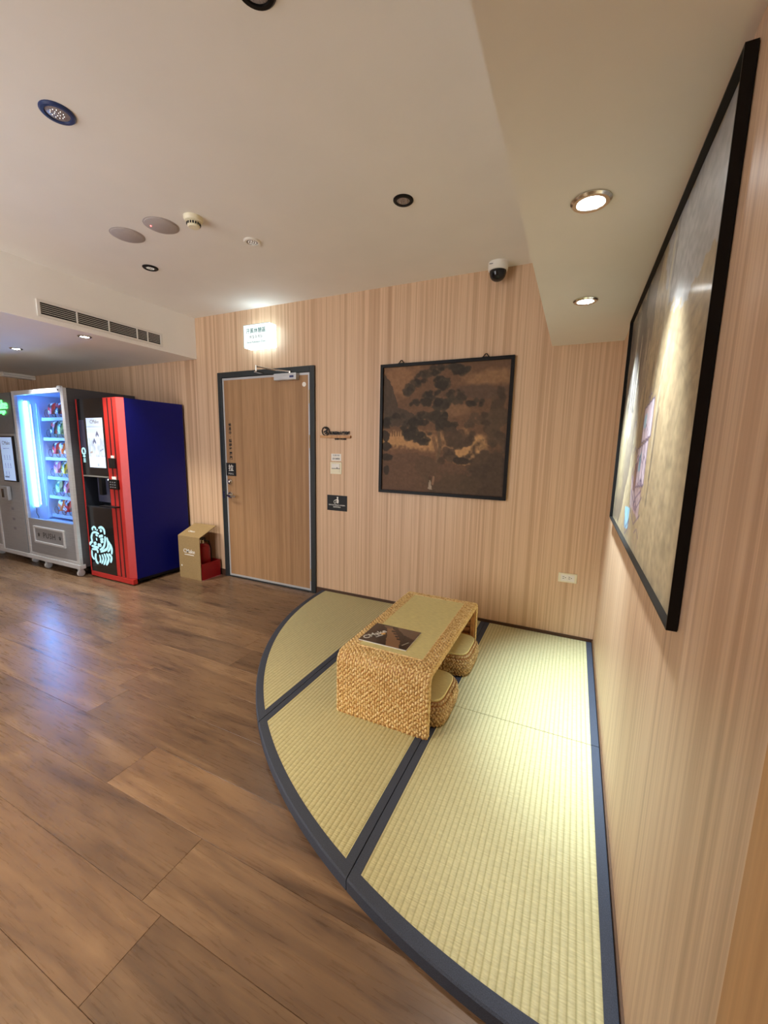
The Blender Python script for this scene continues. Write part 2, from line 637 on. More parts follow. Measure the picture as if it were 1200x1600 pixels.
tag(box('wall_light_block', (-2.15, 0, -4.12, -4.0, -0.15, ZC + 0.1), M_WALL), 'added short wall behind the viewer that blocks rear light', kind='structure')  # added unseen wall, screens rear ambient light off the right wall
tag(box('wall_light_block_left', (XL, -4.0, -4.52, -4.4, -0.15, ZC + 0.1), M_WALL), 'added unseen wall that keeps rear light off the vending machine side', kind='structure')  # added unseen wall, dims the ambient light around the machines

ceil = MB().box(XB, XS, YB, 0, ZC, ZC + 0.1).build('ceiling', M_PAINT)
tag(ceil, 'smooth cream plaster ceiling', kind='structure')
box('soffit', (XS, 0, YB, 0, ZS, ZC + 0.1), M_PAINT, ceil)
box('low_ceiling', (XL, XB, YB, 0, ZL, ZC + 0.1), M_PAINT, ceil)

bb = MB().box(XL, DL, -0.010, 0, 0, 0.065).box(DR, 0, -0.010, 0, 0, 0.065)
tag(bb.build('baseboard_back', M_BASEB), 'dark brown baseboard along the back wall', kind='structure')
tag(box('baseboard_right', (-0.007, 0, -2.64, -0.010, 0, 0.060), M_BASEB2), 'thin brown baseboard along the right wall', kind='structure')
tag(box('trim_1', (-0.016, 0, -3.05, -2.652, 0, ZS), M_TRIMWOOD, bevel=0.002), 'warm wooden jamb board on the right wall at the frame edge', kind='structure')

# ------------------------------------------------------------------ door
door = thing('door_1', ((DL + DR) / 2, 0, 0), 'oak veneer door in a charcoal frame with closer, lettering and pull plate', kind='structure')
FW = 0.052
fr = MB().box(DL, DL + FW, -0.022, 0.09, 0, DH).box(DR - FW, DR, -0.022, 0.09, 0, DH).box(DL + FW, DR - FW, -0.022, 0.09, DH - FW, DH)
fr.build('frame', M_DFRAME, door, bevel=0.003)
box('threshold', (DL + FW, DR - FW, -0.018, 0.09, 0, 0.012), M_DFRAME, door)
a0, a1, b1 = DL + FW + 0.003, DR - FW - 0.003, DH - FW - 0.004
leaf = box('leaf', (a0 + 0.018, a1 - 0.018, -0.008, 0.038, 0.034, b1 - 0.020), M_DOOR, door)
ed = MB().box(a0, a0 + 0.018, -0.010, 0.038, 0.014, b1).box(a1 - 0.018, a1, -0.010, 0.038, 0.014, b1)
ed.box(a0 + 0.018, a1 - 0.018, -0.010, 0.038, b1 - 0.020, b1).box(a0 + 0.018, a1 - 0.018, -0.010, 0.038, 0.014, 0.034)
tag(ed.build('leaf_edging', M_ALU, door), 'pale metal edging around the door leaf')
for z in (1.86, 1.457, 0.176):
    h = MB().lathe([(0.008, -0.06), (0.008, 0.06)], (a1 + 0.001, -0.016, z), n=10).box(a1 - 0.012, a1, -0.0125, -0.010, z - 0.055, z + 0.055)
    h.build('hinge', M_BRASS, door, smooth=True)
# closer
cl = MB().box(-2.83, -2.575, -0.062, -0.010, 2.012, 2.072).build('closer', M_ALU, door, bevel=0.006)
box('closer_badge', (-2.645, -2.600, -0.0635, -0.0622, 2.030, 2.048), plain('badge_blue', srgb(60, 66, 110), 0.4), cl)
MB().tube([(-2.66, -0.036, 2.072), (-2.66, -0.036, 2.092)], 0.011, 10).tube([(-2.66, -0.036, 2.088), (-2.80, -0.075, 2.102), (-2.985, -0.11, 2.14)], 0.007, 8).build('closer_arm', M_CHROME, cl, smooth=True)
MB().box(-3.005, -2.97, -0.125, -0.022, 2.085, 2.097).tube([(-2.985, -0.115, 2.085), (-2.985, -0.115, 2.150)], 0.010, 10).build('arm_shoe', M_CHROME, cl)
MB().lathe([(0.021, -0.0098), (0.021, -0.0082)], (-2.523, 0, 1.972), 'y', 20).build('sticker', M_WHITE, door)
# lock and lever handle
lk = MB().lathe([(0.030, -0.010), (0.030, -0.020), (0.026, -0.026), (0.013, -0.027), (0.013, -0.040), (0.010, -0.042)], (-3.470, 0, 1.033), 'y', 24)
lk.build('deadbolt', M_CHROME, door, smooth=True)
hd = MB().lathe([(0.034, -0.010), (0.034, -0.018), (0.030, -0.023), (0.012, -0.024), (0.012, -0.055)], (-3.472, 0, 0.892), 'y', 24).build('handle_rose', M_CHROME, door, smooth=True)
MB().tube([(-3.472, -0.050, 0.892), (-3.45, -0.058, 0.891), (-3.40, -0.060, 0.886), (-3.365, -0.056, 0.884)], [0.012, 0.013, 0.011, 0.009], 10).build('lever', M_CHROME, hd, smooth=True)
MB().box(DL + 0.022, DL + 0.040, -0.0235, -0.0222, 0.855, 0.930).build('strike_plate', M_CHROME, door)
pz = [1.613, 1.573, 1.532, 1.493, 1.452, 1.409, 1.366, 1.322, 1.278]
for ch, z in zip('休息中．請輕聲關門', pz):
    if ch == '．':
        MB().lathe([(0.004, -0.0092), (0.004, -0.0082)], (-3.452, 0, z), 'y', 10).build('door_lettering', M_INK, door)
    else:
        text('door_lettering', ch, 0.038, (-3.452, -0.0086, z), M_INK, door, bold=0.035)
pp = box('pull_plate', (-3.520, -3.388, -0.0135, -0.0082, 1.095, 1.228), M_BLACKMATT, door)
text('pull_lettering', '拉', 0.072, (-3.454, -0.0138, 1.172), M_PRINTWHITE, pp, bold=0.01)
text('pull_lettering', 'PULL', 0.024, (-3.454, -0.0138, 1.116), M_PRINTWHITE, pp, space=1.5)

# ------------------------------------------------------------------ tatami
R0, MH = 2.340, 0.045
SX1, SX2, SY = -0.772, -1.548, -1.178
BWD = 0.034


def arc_y(x, r):
    return -math.sqrt(max(r * r - x * x, 0))


def tatami(label, xa, xb, ya, yb, bands, arc):
    """xa<xb, ya<yb; ya None = runs to the arc; bands = set of 'l','r'"""
    g = 0.0015
    xa, xb = xa + g, xb - g
    yb = yb - g if yb < 0 else -0.012
    xb = min(xb, -0.009)
    root = thing('tatami_mat', ((xa + xb) / 2, (yb + (ya if ya else arc_y((xa + xb) / 2, R0))) / 2, 0), label, 'tatami mat', 'tatami mats in the corner')
    ri = R0 - 0.042
    sa = xa + (BWD if 'l' in bands else 0)
    sb = xb - (BWD if 'r' in bands else 0)
    n = 40

    def poly(x0, x1, r):
        x0c = max(x0, -math.sqrt(r * r - yb * yb) + 1e-4)
        if ya is None:
            if arc == 'left':
                t0 = math.atan2(-yb, -x0c) if x0 <= -r else None
                a_s = math.acos(min(1, -x1 / r))          # angle at x1 (measured from -x axis towards -y)
                a_e = math.asin(min(1, -yb / r))
                pts = [(-r * math.cos(a_e + (a_s - a_e) * k / n), -r * math.sin(a_e + (a_s - a_e) * k / n)) for k in range(n + 1)]
                return pts + [(x1, yb)]
            pts = [(x0 + (x1 - x0) * k / n, arc_y(x0 + (x1 - x0) * k / n, r)) for k in range(n + 1)]
            return pts + [(x1, yb), (x0, yb)]
        return [(x0, ya + g), (x1, ya + g), (x1, yb), (x0, yb)]
    MB().prism(poly(sa, sb, ri), 0.0, MH - 0.0015).build('rush_surface', M_TATAMI, root)
    # straight bands
    for s in bands:
        x0, x1 = (xa, xa + BWD) if s == 'l' else (xb - BWD, xb)
        if ya is None:
            p = [(x0, arc_y(x0, ri)), (x1, arc_y(x1, ri)), (x1, yb), (x0, yb)]
        else:
            p = [(x0, ya + g), (x1, ya + g), (x1, yb), (x0, yb)]
        MB().prism(p, 0.0, MH).build('edge_band', M_BAND, root, bevel=0.0015)
    if ya is None:
        if arc == 'left':
            q0, q1 = math.asin(-yb / R0), math.acos(-xb / R0)
        else:
            q0, q1 = math.acos(min(1, -xa / R0)), math.acos(min(1, max(0, -xb / R0)))
        m = 48
        out, inn = [], []
        for k in range(m + 1):
            t = q0 + (q1 - q0) * k / m
            if arc == 'left':
                c, s_ = math.cos(t), math.sin(t)
                out.append((-R0 * c, -R0 * s_))
                inn.append((min(-ri * c, xb), -ri * s_))
            else:
                x = xa + (xb - xa) * k / m
                out.append((x, arc_y(x, R0)))
                inn.append((x, arc_y(x, ri)))
        b = MB()
        vs, fs = [], []
        for (ox, oy), (ix, iy) in zip(out, inn):
            # rounded outer shoulder
            dx, dy = ox - ix, oy - iy
            vs += [(ix, iy, 0), (ix, iy, MH), (ox - dx * 0.12, oy - dy * 0.12, MH), (ox, oy, MH - 0.005), (ox, oy, 0)]
        for k in range(m):
            for j in range(5):
                jj = (j + 1) % 5
                fs.append((k * 5 + j, k * 5 + jj, (k + 1) * 5 + jj, (k + 1) * 5 + j))
        fs.append((4, 3, 2, 1, 0))
        fs.append(tuple(m * 5 + j for j in range(5)))
        b.add(vs, fs)
        b.build('curved_band', M_BAND, root, smooth=True)
    return root


tatami('rectangular tatami mat in the wall corner, right behind the table', SX1, 0, SY, 0, {'l', 'r'}, None)
tatami('large curved tatami mat nearest the camera along the right wall', SX1, 0, None, SY, {'l', 'r'}, 'front')
tatami('tatami mat mostly hidden under the far end of the woven table', SX2, SX1, SY, 0, {'l', 'r'}, None)
tatami('curved tatami mat in front of the woven table, in the middle column', SX2, SX1, None, SY, {'l', 'r'}, 'front')
tatami('quarter-round tatami mat at the left, beside the door', -R0, SX2, None, 0, {'r'}, 'left')

# ------------------------------------------------------------------ woven furniture


def nub(mb, P, T_, B_, N_, a, b, h):
    """half-ellipsoid strand end: a along T_, b along B_, h out"""
    vs = []
    k = 6
    for s, z in ((1.0, 0.0), (0.72, 0.7)):
        for i in range(k):
            t = 2 * PI * i / k
            q = P + T_ * (a * s * math.cos(t)) + B_ * (b * s * math.sin(t)) + N_ * (h * z)
            vs.append(q[:])
    vs.append((P + N_ * h)[:])
    fs = [(i, (i + 1) % k, k + (i + 1) % k, k + i) for i in range(k)] + [(k + i, k + (i + 1) % k, 2 * k) for i in range(k)]
    mb.add(vs, fs)


TX0, TX1, TY0, TY1, TZ = -1.246, -0.750, -1.500, -0.468, 0.378
tb = thing('floor_table', ((TX0 + TX1) / 2, (TY0 + TY1) / 2, MH), 'low waterfall table of woven straw with a tatami inset top', 'table')
RC, TH = 0.055, 0.030
prof = []          # outer profile in (y,z)
prof.append((TY0, MH))
for k in range(9):
    t = PI - (PI / 2) * k / 8
    prof.append((TY0 + RC + RC * math.cos(t), TZ - RC + RC * math.sin(t)))
for k in range(9):
    t = PI / 2 - (PI / 2) * k / 8
    prof.append((TY1 - RC + RC * math.cos(t), TZ - RC + RC * math.sin(t)))
prof.append((TY1, MH))
ri = RC - TH
inner = [(TY0 + TH, MH)]
for k in range(9):
    t = PI - (PI / 2) * k / 8
    inner.append((TY0 + RC + ri * math.cos(t), TZ - RC + ri * math.sin(t)))
for k in range(9):
    t = PI / 2 - (PI / 2) * k / 8
    inner.append((TY1 - RC + ri * math.cos(t), TZ - RC + ri * math.sin(t)))
inner.append((TY1 - TH, MH))
sh = MB()
n = len(prof)
vs = [(TX0, p[0], p[1]) for p in prof] + [(TX0, p[0], p[1]) for p in inner] + [(TX1, p[0], p[1]) for p in prof] + [(TX1, p[0], p[1]) for p in inner]
fs = []
for i in range(n - 1):
    fs += [(i, i + 1, n + i + 1, n + i), (2 * n + i + 1, 2 * n + i, 3 * n + i, 3 * n + i + 1), (i + 1, i, 2 * n + i, 2 * n + i + 1), (n + i, n + i + 1, 3 * n + i + 1, 3 * n + i)]
fs += [(0, n, 3 * n, 2 * n), (2 * n - 1, n - 1, 3 * n - 1, 4 * n - 1)]
sh.add(vs, fs)
sh.build('shell', M_RATTAN, tb)
# arc-length sampling of the outer profile
seg = [0.0]
for a, b in zip(prof[:-1], prof[1:]):
    seg.append(seg[-1] + math.hypot(b[0] - a[0], b[1] - a[1]))
TOT = seg[-1]


def prof_at(s):
    s = min(max(s, 0), TOT - 1e-6)
    i = max(k for k in range(len(seg) - 1) if seg[k] <= s)
    t = (s - seg[i]) / (seg[i + 1] - seg[i])
    a, b = prof[i], prof[i + 1]
    d = Vector((0, b[0] - a[0], b[1] - a[1])).normalized()
    return (a[0] + (b[0] - a[0]) * t, a[1] + (b[1] - a[1]) * t), d, Vector((0, -d.z, d.y))


INX0, INX1, INY0, INY1 = -1.180, -0.818, -1.395, -0.560
wv = MB()
rs, cs = 0.0128, 0.0128
nr = int(TOT / rs)
ncol = int((TX1 - TX0) / cs)
for i in range(nr):
    s = (i + 0.5) * TOT / nr
    (y, z), d, nn = prof_at(s)
    for j in range(ncol):
        x = TX0 + (j + 0.5) * (TX1 - TX0) / ncol
        off = (0.5 if j % 2 else 0.0) * rs
        if z > TZ - 0.004 and INX0 - 0.006 < x < INX1 + 0.006 and INY0 - 0.006 < y < INY1 + 0.006:
            continue
        if (i + j) % 2:
            continue
        jit = random.uniform(-0.35, 0.35) + (0.30 if j % 2 else -0.30)
        X = Vector((1, 0, 0))
        t_ = d * math.cos(jit) + X * math.sin(jit)
        b_ = X * math.cos(jit) - d * math.sin(jit)
        nub(wv, Vector((x, y, z)) - nn * 0.001, t_, b_, nn, random.uniform(0.0125, 0.0155), random.uniform(0.0068, 0.0084), random.uniform(0.0055, 0.0085))
# the side edges of the shell
for sx, X in ((1, TX1), (-1, TX0)):
    k = 0
    s = 0.006
    while s < TOT:
        (y, z), d, nn = prof_at(s)
        for q in (0.006, 0.018, 0.028):
            P = Vector((X - sx * 0.001, y, z)) - nn * q
            jit = 0.5 if k % 2 else -0.5
            N_ = Vector((sx, 0, 0))
            nub(wv, P, d * math.cos(jit) - nn * math.sin(jit), nn * math.cos(jit) + d * math.sin(jit), N_, 0.0105, 0.0062, 0.006)
        s += 0.0135
        k += 1
wo = wv.build('weave', M_WEAVE, tb, smooth=True, angle=80)
wo['kind'] = 'stuff'
box('tatami_inset', (INX0, INX1, INY0, INY1, TZ, TZ + 0.006), M_INSET, tb)
bd = MB()
for a, b in (((INX0, INY0), (INX1, INY0)), ((INX1, INY0), (INX1, INY1)), ((INX1, INY1), (INX0, INY1)), ((INX0, INY1), (INX0, INY0))):
    bd.tube([(a[0], a[1], TZ + 0.004), (b[0], b[1], TZ + 0.004)], 0.005, 8)
bd.build('inset_border', M_WEAVE, tb, smooth=True)
# inner slats on both legs
for k in range(6):
    z = 0.085 + k * 0.045
    MB().box(TX0 + 0.035, TX1 - 0.035, TY1 - TH - 0.016, TY1 - TH - 0.001, z, z + 0.024).build('slat', M_RATTAN, tb, bevel=0.002)
    MB().box(TX0 + 0.035, TX1 - 0.035, TY0 + TH + 0.001, TY0 + TH + 0.016, z, z + 0.024).build('slat', M_RATTAN, tb, bevel=0.002)
for x in (TX0 + 0.006, TX1 - 0.032):
    box('leg_post', (x, x + 0.026, TY1 - TH - 0.026, TY1 - TH - 0.001, MH, TZ - TH - 0.002), M_RATTAN, tb, bevel=0.003)
    box('leg_post', (x, x + 0.026, TY0 + TH + 0.001, TY0 + TH + 0.026, MH, TZ - TH - 0.002), M_RATTAN, tb, bevel=0.003)


def make_stool(cx, cy, label):
    st = thing('floor_stool', (cx, cy, MH), label, 'stool', 'woven stools under the table')
    A, Hh = 0.178, 0.128

    def outline(t, r):
        e = 0.42
        c, s_ = math.cos(t), math.sin(t)
        return Vector((r * math.copysign(abs(c) ** e, c), r * math.copysign(abs(s_) ** e, s_), 0))
    # core body
    m = 48
    vs, fs = [], []
    lv = [(0.0, A - 0.022), (0.02, A - 0.012), (0.06, A - 0.006), (0.10, A - 0.012), (Hh - 0.004, A - 0.03)]
    for z, r in lv:
        for k in range(m):
            p = outline(2 * PI * k / m, r)
            vs.append((cx + p.x, cy + p.y, MH + z))
    for i in range(len(lv) - 1):
        for k in range(m):
            fs.append((i * m + k, i * m + (k + 1) % m, (i + 1) * m + (k + 1) % m, (i + 1) * m + k))
    fs.append(tuple(range(m))[::-1])
    fs.append(tuple(range((len(lv) - 1) * m, len(lv) * m)))
    MB().add(vs, fs).build('body', M_RATTAN, st, smooth=True)
    # cushion top
    vs, fs = [], []
    lv2 = [(Hh - 0.010, A - 0.034), (Hh + 0.004, A - 0.030), (Hh + 0.010, A - 0.034)]
    for z, r in lv2:
        for k in range(m):
            p = outline(2 * PI * k / m, r)
            vs.append((cx + p.x, cy + p.y, MH + z))
    for i in range(2):
        for k in range(m):
            fs.append((i * m + k, i * m + (k + 1) % m, (i + 1) * m + (k + 1) % m, (i + 1) * m + k))
    fs.append(tuple(range(m))[::-1])
    fs.append(tuple(range(2 * m, 3 * m)))
    MB().add(vs, fs).build('tatami_seat', M_INSET, st, smooth=True)
    # braided side
    pts = [outline(2 * PI * k / 720, A) for k in range(720)]
    acc = [0.0]
    for k in range(720):
        acc.append(acc[-1] + (pts[(k + 1) % 720] - pts[k]).length)
    L_ = acc[-1]
    nb = int(L_ / 0.019)
    b = MB()
    for i in range(8):
        z = 0.010 + i * 0.0152
        off = (i % 2) * 0.5
        rr = np.interp(z, [q[0] for q in lv], [q[1] for q in lv])
        for j in range(nb):
            s = ((j + off) / nb) * L_
            k = int(np.searchsorted(acc, s)) % 720
            p0 = pts[k] * (rr / A)
            tn = (pts[(k + 4) % 720] - pts[k - 4]).normalized()
            nn = Vector((tn.y, -tn.x, 0))
            jit = 0.75 if i % 2 else -0.75
            U = Vector((0, 0, 1))
            nub(b, Vector((cx, cy, MH + z)) + p0 - nn * 0.001, tn * math.cos(jit) + U * math.sin(jit), U * math.cos(jit) - tn * math.sin(jit), nn,
                random.uniform(0.0125, 0.0145), 0.0072, random.uniform(0.007, 0.010))
    o = b.build('weave', M_WEAVE2, st, smooth=True, angle=80)
    o['kind'] = 'stuff'
    return st


make_stool(-0.868, -1.245, 'woven straw stool tucked under the near end of the table')
make_stool(-0.868, -0.735, 'woven straw stool tucked under the far end of the table')

# ------------------------------------------------------------------ printed pictures (vertex colours computed here)


def vnoise(h, w_, gy, gx):
    g = rng.random((gy + 2, gx + 2))
    ys, xs = np.linspace(0, gy, h), np.linspace(0, gx, w_)
    y0, x0 = ys.astype(int), xs.astype(int)
    fy, fx = (ys - y0)[:, None], (xs - x0)[None]
    fy, fx = fy * fy * (3 - 2 * fy), fx * fx * (3 - 2 * fx)
    a, b, c, d = g[y0][:, x0], g[y0][:, x0 + 1], g[y0 + 1][:, x0], g[y0 + 1][:, x0 + 1]
    return (a * (1 - fx) + b * fx) * (1 - fy) + (c * (1 - fx) + d * fx) * fy


def fbm(h, w_, gy, gx, o=4):
    s, amp, t = 0, 1.0, 0
    for k in range(o):
        s = s + amp * vnoise(h, w_, gy * 2 ** k, gx * 2 ** k)
        t += amp
        amp *= 0.5
    return s / t


class Canvas:
    def __init__(self, h, w_, col):
        self.h, self.w = h, w_
        self.a = np.ones((h, w_, 3)) * np.array(col, float)
        self.v, self.u = np.meshgrid(np.linspace(0, 1, h), np.linspace(0, 1, w_), indexing='ij')
        self.nz = fbm(h, w_, 10, 10, 4) - 0.5
        self.nf = fbm(h, w_, 30, 30, 3) - 0.5

    def put(self, m, col, op=1.0):
        m = np.clip(m, 0, 1)[..., None] * op
        self.a = self.a * (1 - m) + np.array(col, float) * m

    def blob(self, cu, cv, ru, rv, col, op=1.0, rough=0.9, soft=0.12, rot=0.0):
        du, dv = self.u - cu, self.v - cv
        c, s_ = math.cos(rot), math.sin(rot)
        d = np.sqrt(((du * c + dv * s_) / ru) ** 2 + ((-du * s_ + dv * c) / rv) ** 2) + self.nz * rough + self.nf * rough * 0.7
        self.put((1 - d) / soft + 0.5, col, op)

    def line(self, pts, r, col, op=1.0, soft=0.004):
        asp = 1.0
        for (a, b), (c, d) in zip(pts[:-1], pts[1:]):
            ux, vx = c - a, d - b
            l2 = ux * ux + vx * vx + 1e-12
            t = np.clip(((self.u - a) * ux + (self.v - b) * vx) / l2, 0, 1)
            ds = np.sqrt((self.u - a - t * ux) ** 2 + (self.v - b - t * vx) ** 2)
            self.put((r - ds) / soft + 0.5, col, op)

    def poly(self, pts, col, op=1.0, rough=0.03):
        uu, vv = self.u + self.nz * rough, self.v + self.nf * rough
        ins = np.zeros_like(uu, bool)
        for (x0, y0), (x1, y1) in zip(pts, pts[1:] + pts[:1]):
            if y0 == y1:
                continue
            c = ((y0 > vv) != (y1 > vv)) & (uu < (x1 - x0) * (vv - y0) / (y1 - y0) + x0)
            ins ^= c
        self.put(ins.astype(float), col, op)

    def mesh(self, name, origin, du, dv, mat, parent, gain=1.0):
        """origin = top-left corner, du = full width vector, dv = full height vector (downwards)"""
        h, w_ = self.h, self.w
        O, DU, DV = (np.array(q, float) for q in (origin, du, dv))
        P = self.u[..., None] * DU + self.v[..., None] * DV
        ctr = (DU + DV) / 2
        P = (P - ctr).reshape(-1, 3)
        idx = np.arange(h * w_).reshape(h, w_)
        F = np.stack([idx[:-1, :-1], idx[1:, :-1], idx[1:, 1:], idx[:-1, 1:]], -1).reshape(-1, 4)
        me = bpy.data.meshes.new(name)
        me.from_pydata(P.tolist(), [], F.tolist())
        at = me.color_attributes.new('print', 'FLOAT_COLOR', 'POINT')
        c = np.clip(self.a, 0, 255) / 255.0
        c = np.where(c <= 0.04045, c / 12.92, ((c + 0.055) / 1.055) ** 2.4) * gain
        at.data.foreach_set('color', np.concatenate([c.reshape(-1, 3), np.ones((h * w_, 1))], 1).ravel())
        me.materials.append(mat)
        ob = bpy.data.objects.new(name, me)
        C.objects.link(ob)
        wpos = Vector(O + ctr)
        ob.parent = parent
        ob.location = wpos - ORG[parent]
        ORG[ob] = wpos
        return ob


# --- back wall picture
PX0, PX1, PZ0, PZ1 = -1.740, -0.676, 1.036, 2.087
pic = thing('framed_picture', ((PX0 + PX1) / 2, 0, PZ0), 'square dark brown landscape picture in a black frame on the back wall', 'picture')
fbw = 0.024
f_ = MB().box(PX0, PX0 + fbw, -0.030, -0.004, PZ0, PZ1).box(PX1 - fbw, PX1, -0.030, -0.004, PZ0, PZ1)
f_.box(PX0 + fbw, PX1 - fbw, -0.030, -0.004, PZ0, PZ0 + fbw).box(PX0 + fbw, PX1 - fbw, -0.030, -0.004, PZ1 - fbw, PZ1)
f_.build('frame', M_BLACK, pic)
box('backing', (PX0 + 0.01, PX1 - 0.01, -0.012, -0.003, PZ0 + 0.01, PZ1 - 0.01), M_BLACK, pic)
for hx in (-1.562, -0.885):
    MB().tube([(hx - 0.024, -0.012, PZ1), (hx - 0.006, -0.010, PZ1 + 0.026), (hx + 0.006, -0.010, PZ1 + 0.026), (hx + 0.024, -0.012, PZ1)], 0.0035, 6).box(hx - 0.028, hx + 0.028, -0.016, -0.010, PZ1 - 0.001, PZ1 + 0.006).build('hanger', M_BLACK, pic)
cv = Canvas(190, 190, (122, 92, 70))
cv.put(cv.nz + 0.4, (98, 76, 60), 0.8)
cv.blob(0.13, 0.10, 0.16, 0.12, (150, 112, 82), 0.8, soft=0.6)
cv.blob(0.88, 0.12, 0.22, 0.06, (152, 116, 84), 0.8, soft=0.6)
cv.blob(0.25, 0.60, 0.30, 0.09, (186, 142, 98), 0.95, soft=0.4)
cv.blob(0.74, 0.66, 0.16, 0.14, (190, 146, 100), 0.95, soft=0.4)
cv.blob(0.60, 0.35, 0.12, 0.05, (138, 106, 80), 0.8, soft=0.5)
cv.poly([(0, 0.05), (0.05, 0.10), (0.10, 0.20), (0.13, 0.32), (0.25, 0.36), (0.33, 0.42), (0.2, 0.47), (0, 0.47)], (82, 70, 60), 0.9)
cv.blob(0.78, 0.22, 0.25, 0.05, (96, 78, 66), 0.8, soft=0.5)
dk = (66, 58, 50)
for k in range(9):
    cv.line([(0.02 + 0.022 * k, 0.55), (0.02 + 0.022 * k, 0.50 + 0.02 * random.random())], 0.004, (110, 84, 62))
cv.blob(0.18, 0.75, 0.35, 0.10, (112, 84, 66), 0.9, soft=0.3)
cv.poly([(0, 0.72), (0.3, 0.68), (0.45, 0.75), (0.8, 0.78), (1, 0.7), (1, 1), (0, 1)], (106, 82, 66), 0.9)
cv.line([(0.50, 0.76), (0.46, 0.62), (0.44, 0.56)], 0.014, (128, 98, 74))
cv.line([(0.48, 0.76), (0.50, 0.62), (0.46, 0.40), (0.47, 0.20), (0.45, 0.04)], 0.013, (112, 90, 70))
for b in [(0.30, 0.13, 0.17, 0.045, -0.6), (0.38, 0.06, 0.13, 0.045, -0.35), (0.60, 0.05, 0.10, 0.035, 0.3), (0.50, 0.13, 0.06, 0.05, 0.4),
          (0.36, 0.25, 0.12, 0.045, -0.2), (0.68, 0.26, 0.16, 0.065, 0.25), (0.28, 0.44, 0.13, 0.05, -0.25), (0.42, 0.40, 0.12, 0.06, 0.1),
          (0.24, 0.53, 0.06, 0.07, 0.0), (0.35, 0.56, 0.05, 0.07, 0.1), (0.09, 0.42, 0.09, 0.04, -0.4), (0.54, 0.46, 0.09, 0.035, 0.1), (0.50, 0.30, 0.04, 0.06, 0)]:
    for q in range(12):
        t = random.uniform(-0.9, 0.9)
        cu, cw = b[0] + t * b[2] * math.cos(b[4]), b[1] + t * b[2] * math.sin(b[4])
        k = 1 - 0.5 * abs(t)
        cv.blob(cu + random.uniform(-0.3, 0.3) * b[3], cw + random.uniform(-0.5, 0.6) * b[3], 0.035 * k + 0.008, 0.022 * k + 0.006, random.choice([dk, (74, 65, 56), (58, 52, 46)]), 0.8, rough=1.6, soft=0.35, rot=random.uniform(-0.6, 0.6))
for b in [(0.92, 0.28, 0.05, 0.10), (0.93, 0.45, 0.10, 0.10), (0.80, 0.42, 0.07, 0.05), (0.72, 0.44, 0.05, 0.05), (0.95, 0.60, 0.12, 0.10), (0.60, 0.58, 0.10, 0.08), (0.72, 0.56, 0.06, 0.06),
          (0.66, 0.72, 0.10, 0.05), (0.56, 0.70, 0.07, 0.06)]:
    for q in range(8):
        cv.blob(b[0] + random.uniform(-0.7, 0.7) * b[2], b[1] + random.uniform(-0.7, 0.7) * b[3], b[2] * 0.45, b[3] * 0.45, random.choice([(86, 70, 58), (94, 77, 62), (78, 64, 54)]), 0.8, rough=1.5, soft=0.35)
for b in [(0.03, 0.55, 0.03, 0.04), (0.03, 0.64, 0.04, 0.035), (0.04, 0.73, 0.05, 0.035), (0.04, 0.84, 0.035, 0.045), (0.68, 0.74, 0.07, 0.03)]:
    cv.blob(*b, (62, 54, 48), 0.9)
cv.blob(0.40, 0.80, 0.10, 0.08, (98, 78, 62), 0.8)
cv.blob(0.90, 0.85, 0.22, 0.24, (80, 66, 56), 0.9, soft=0.3)
cv.blob(0.62, 0.95, 0.20, 0.12, (90, 74, 60), 0.8, soft=0.3)
cv.poly([(0.410, 0.975), (0.416, 0.915), (0.424, 0.895), (0.434, 0.915), (0.444, 0.975)], (176, 158, 138), 0.9, 0.008)
cv.line([(0.425, 0.885), (0.425, 0.875)], 0.008, (90, 66, 54))
cv.line([(0.450, 0.93), (0.455, 0.875)], 0.009, (150, 116, 92))
cv.a *= (1 + (fbm(190, 190, 60, 60, 2)[..., None] - 0.5) * 0.16)
cv.mesh('painting', (PX0 + fbw, -0.0135, PZ1 - fbw), (PX1 - PX0 - 2 * fbw, 0, 0), (0, 0, -(PZ1 - PZ0 - 2 * fbw)), print_mat('ink_painting', 0.65, 0.2), pic, 0.98)

# --- right wall picture: a shallow tray frame
QY0, QY1, QZ0, QZ1, QD = -2.196, -0.560, 1.050, 2.092, 0.0212
pic2 = thing('framed_picture', (0, (QY0 + QY1) / 2, QZ0), 'large landscape picture in a deep black frame on the right wall', 'picture')
e = 0.004
f_ = MB().box(-QD, -0.002, QY0, QY0 + e, QZ0, QZ1).box(-QD, -0.002, QY1 - e, QY1, QZ0, QZ1)
f_.box(-QD, -0.002, QY0 + e, QY1 - e, QZ0, QZ0 + e).box(-QD, -0.002, QY0 + e, QY1 - e, QZ1 - e, QZ1)
f_.build('frame', M_BLACK, pic2)
box('backing', (-0.005, -0.001, QY0 + 0.002, QY1 - 0.002, QZ0 + 0.002, QZ1 - 0.002), M_BLACK, pic2)
H2, W2 = 200, 320
cv = Canvas(H2, W2, (176, 158, 124))
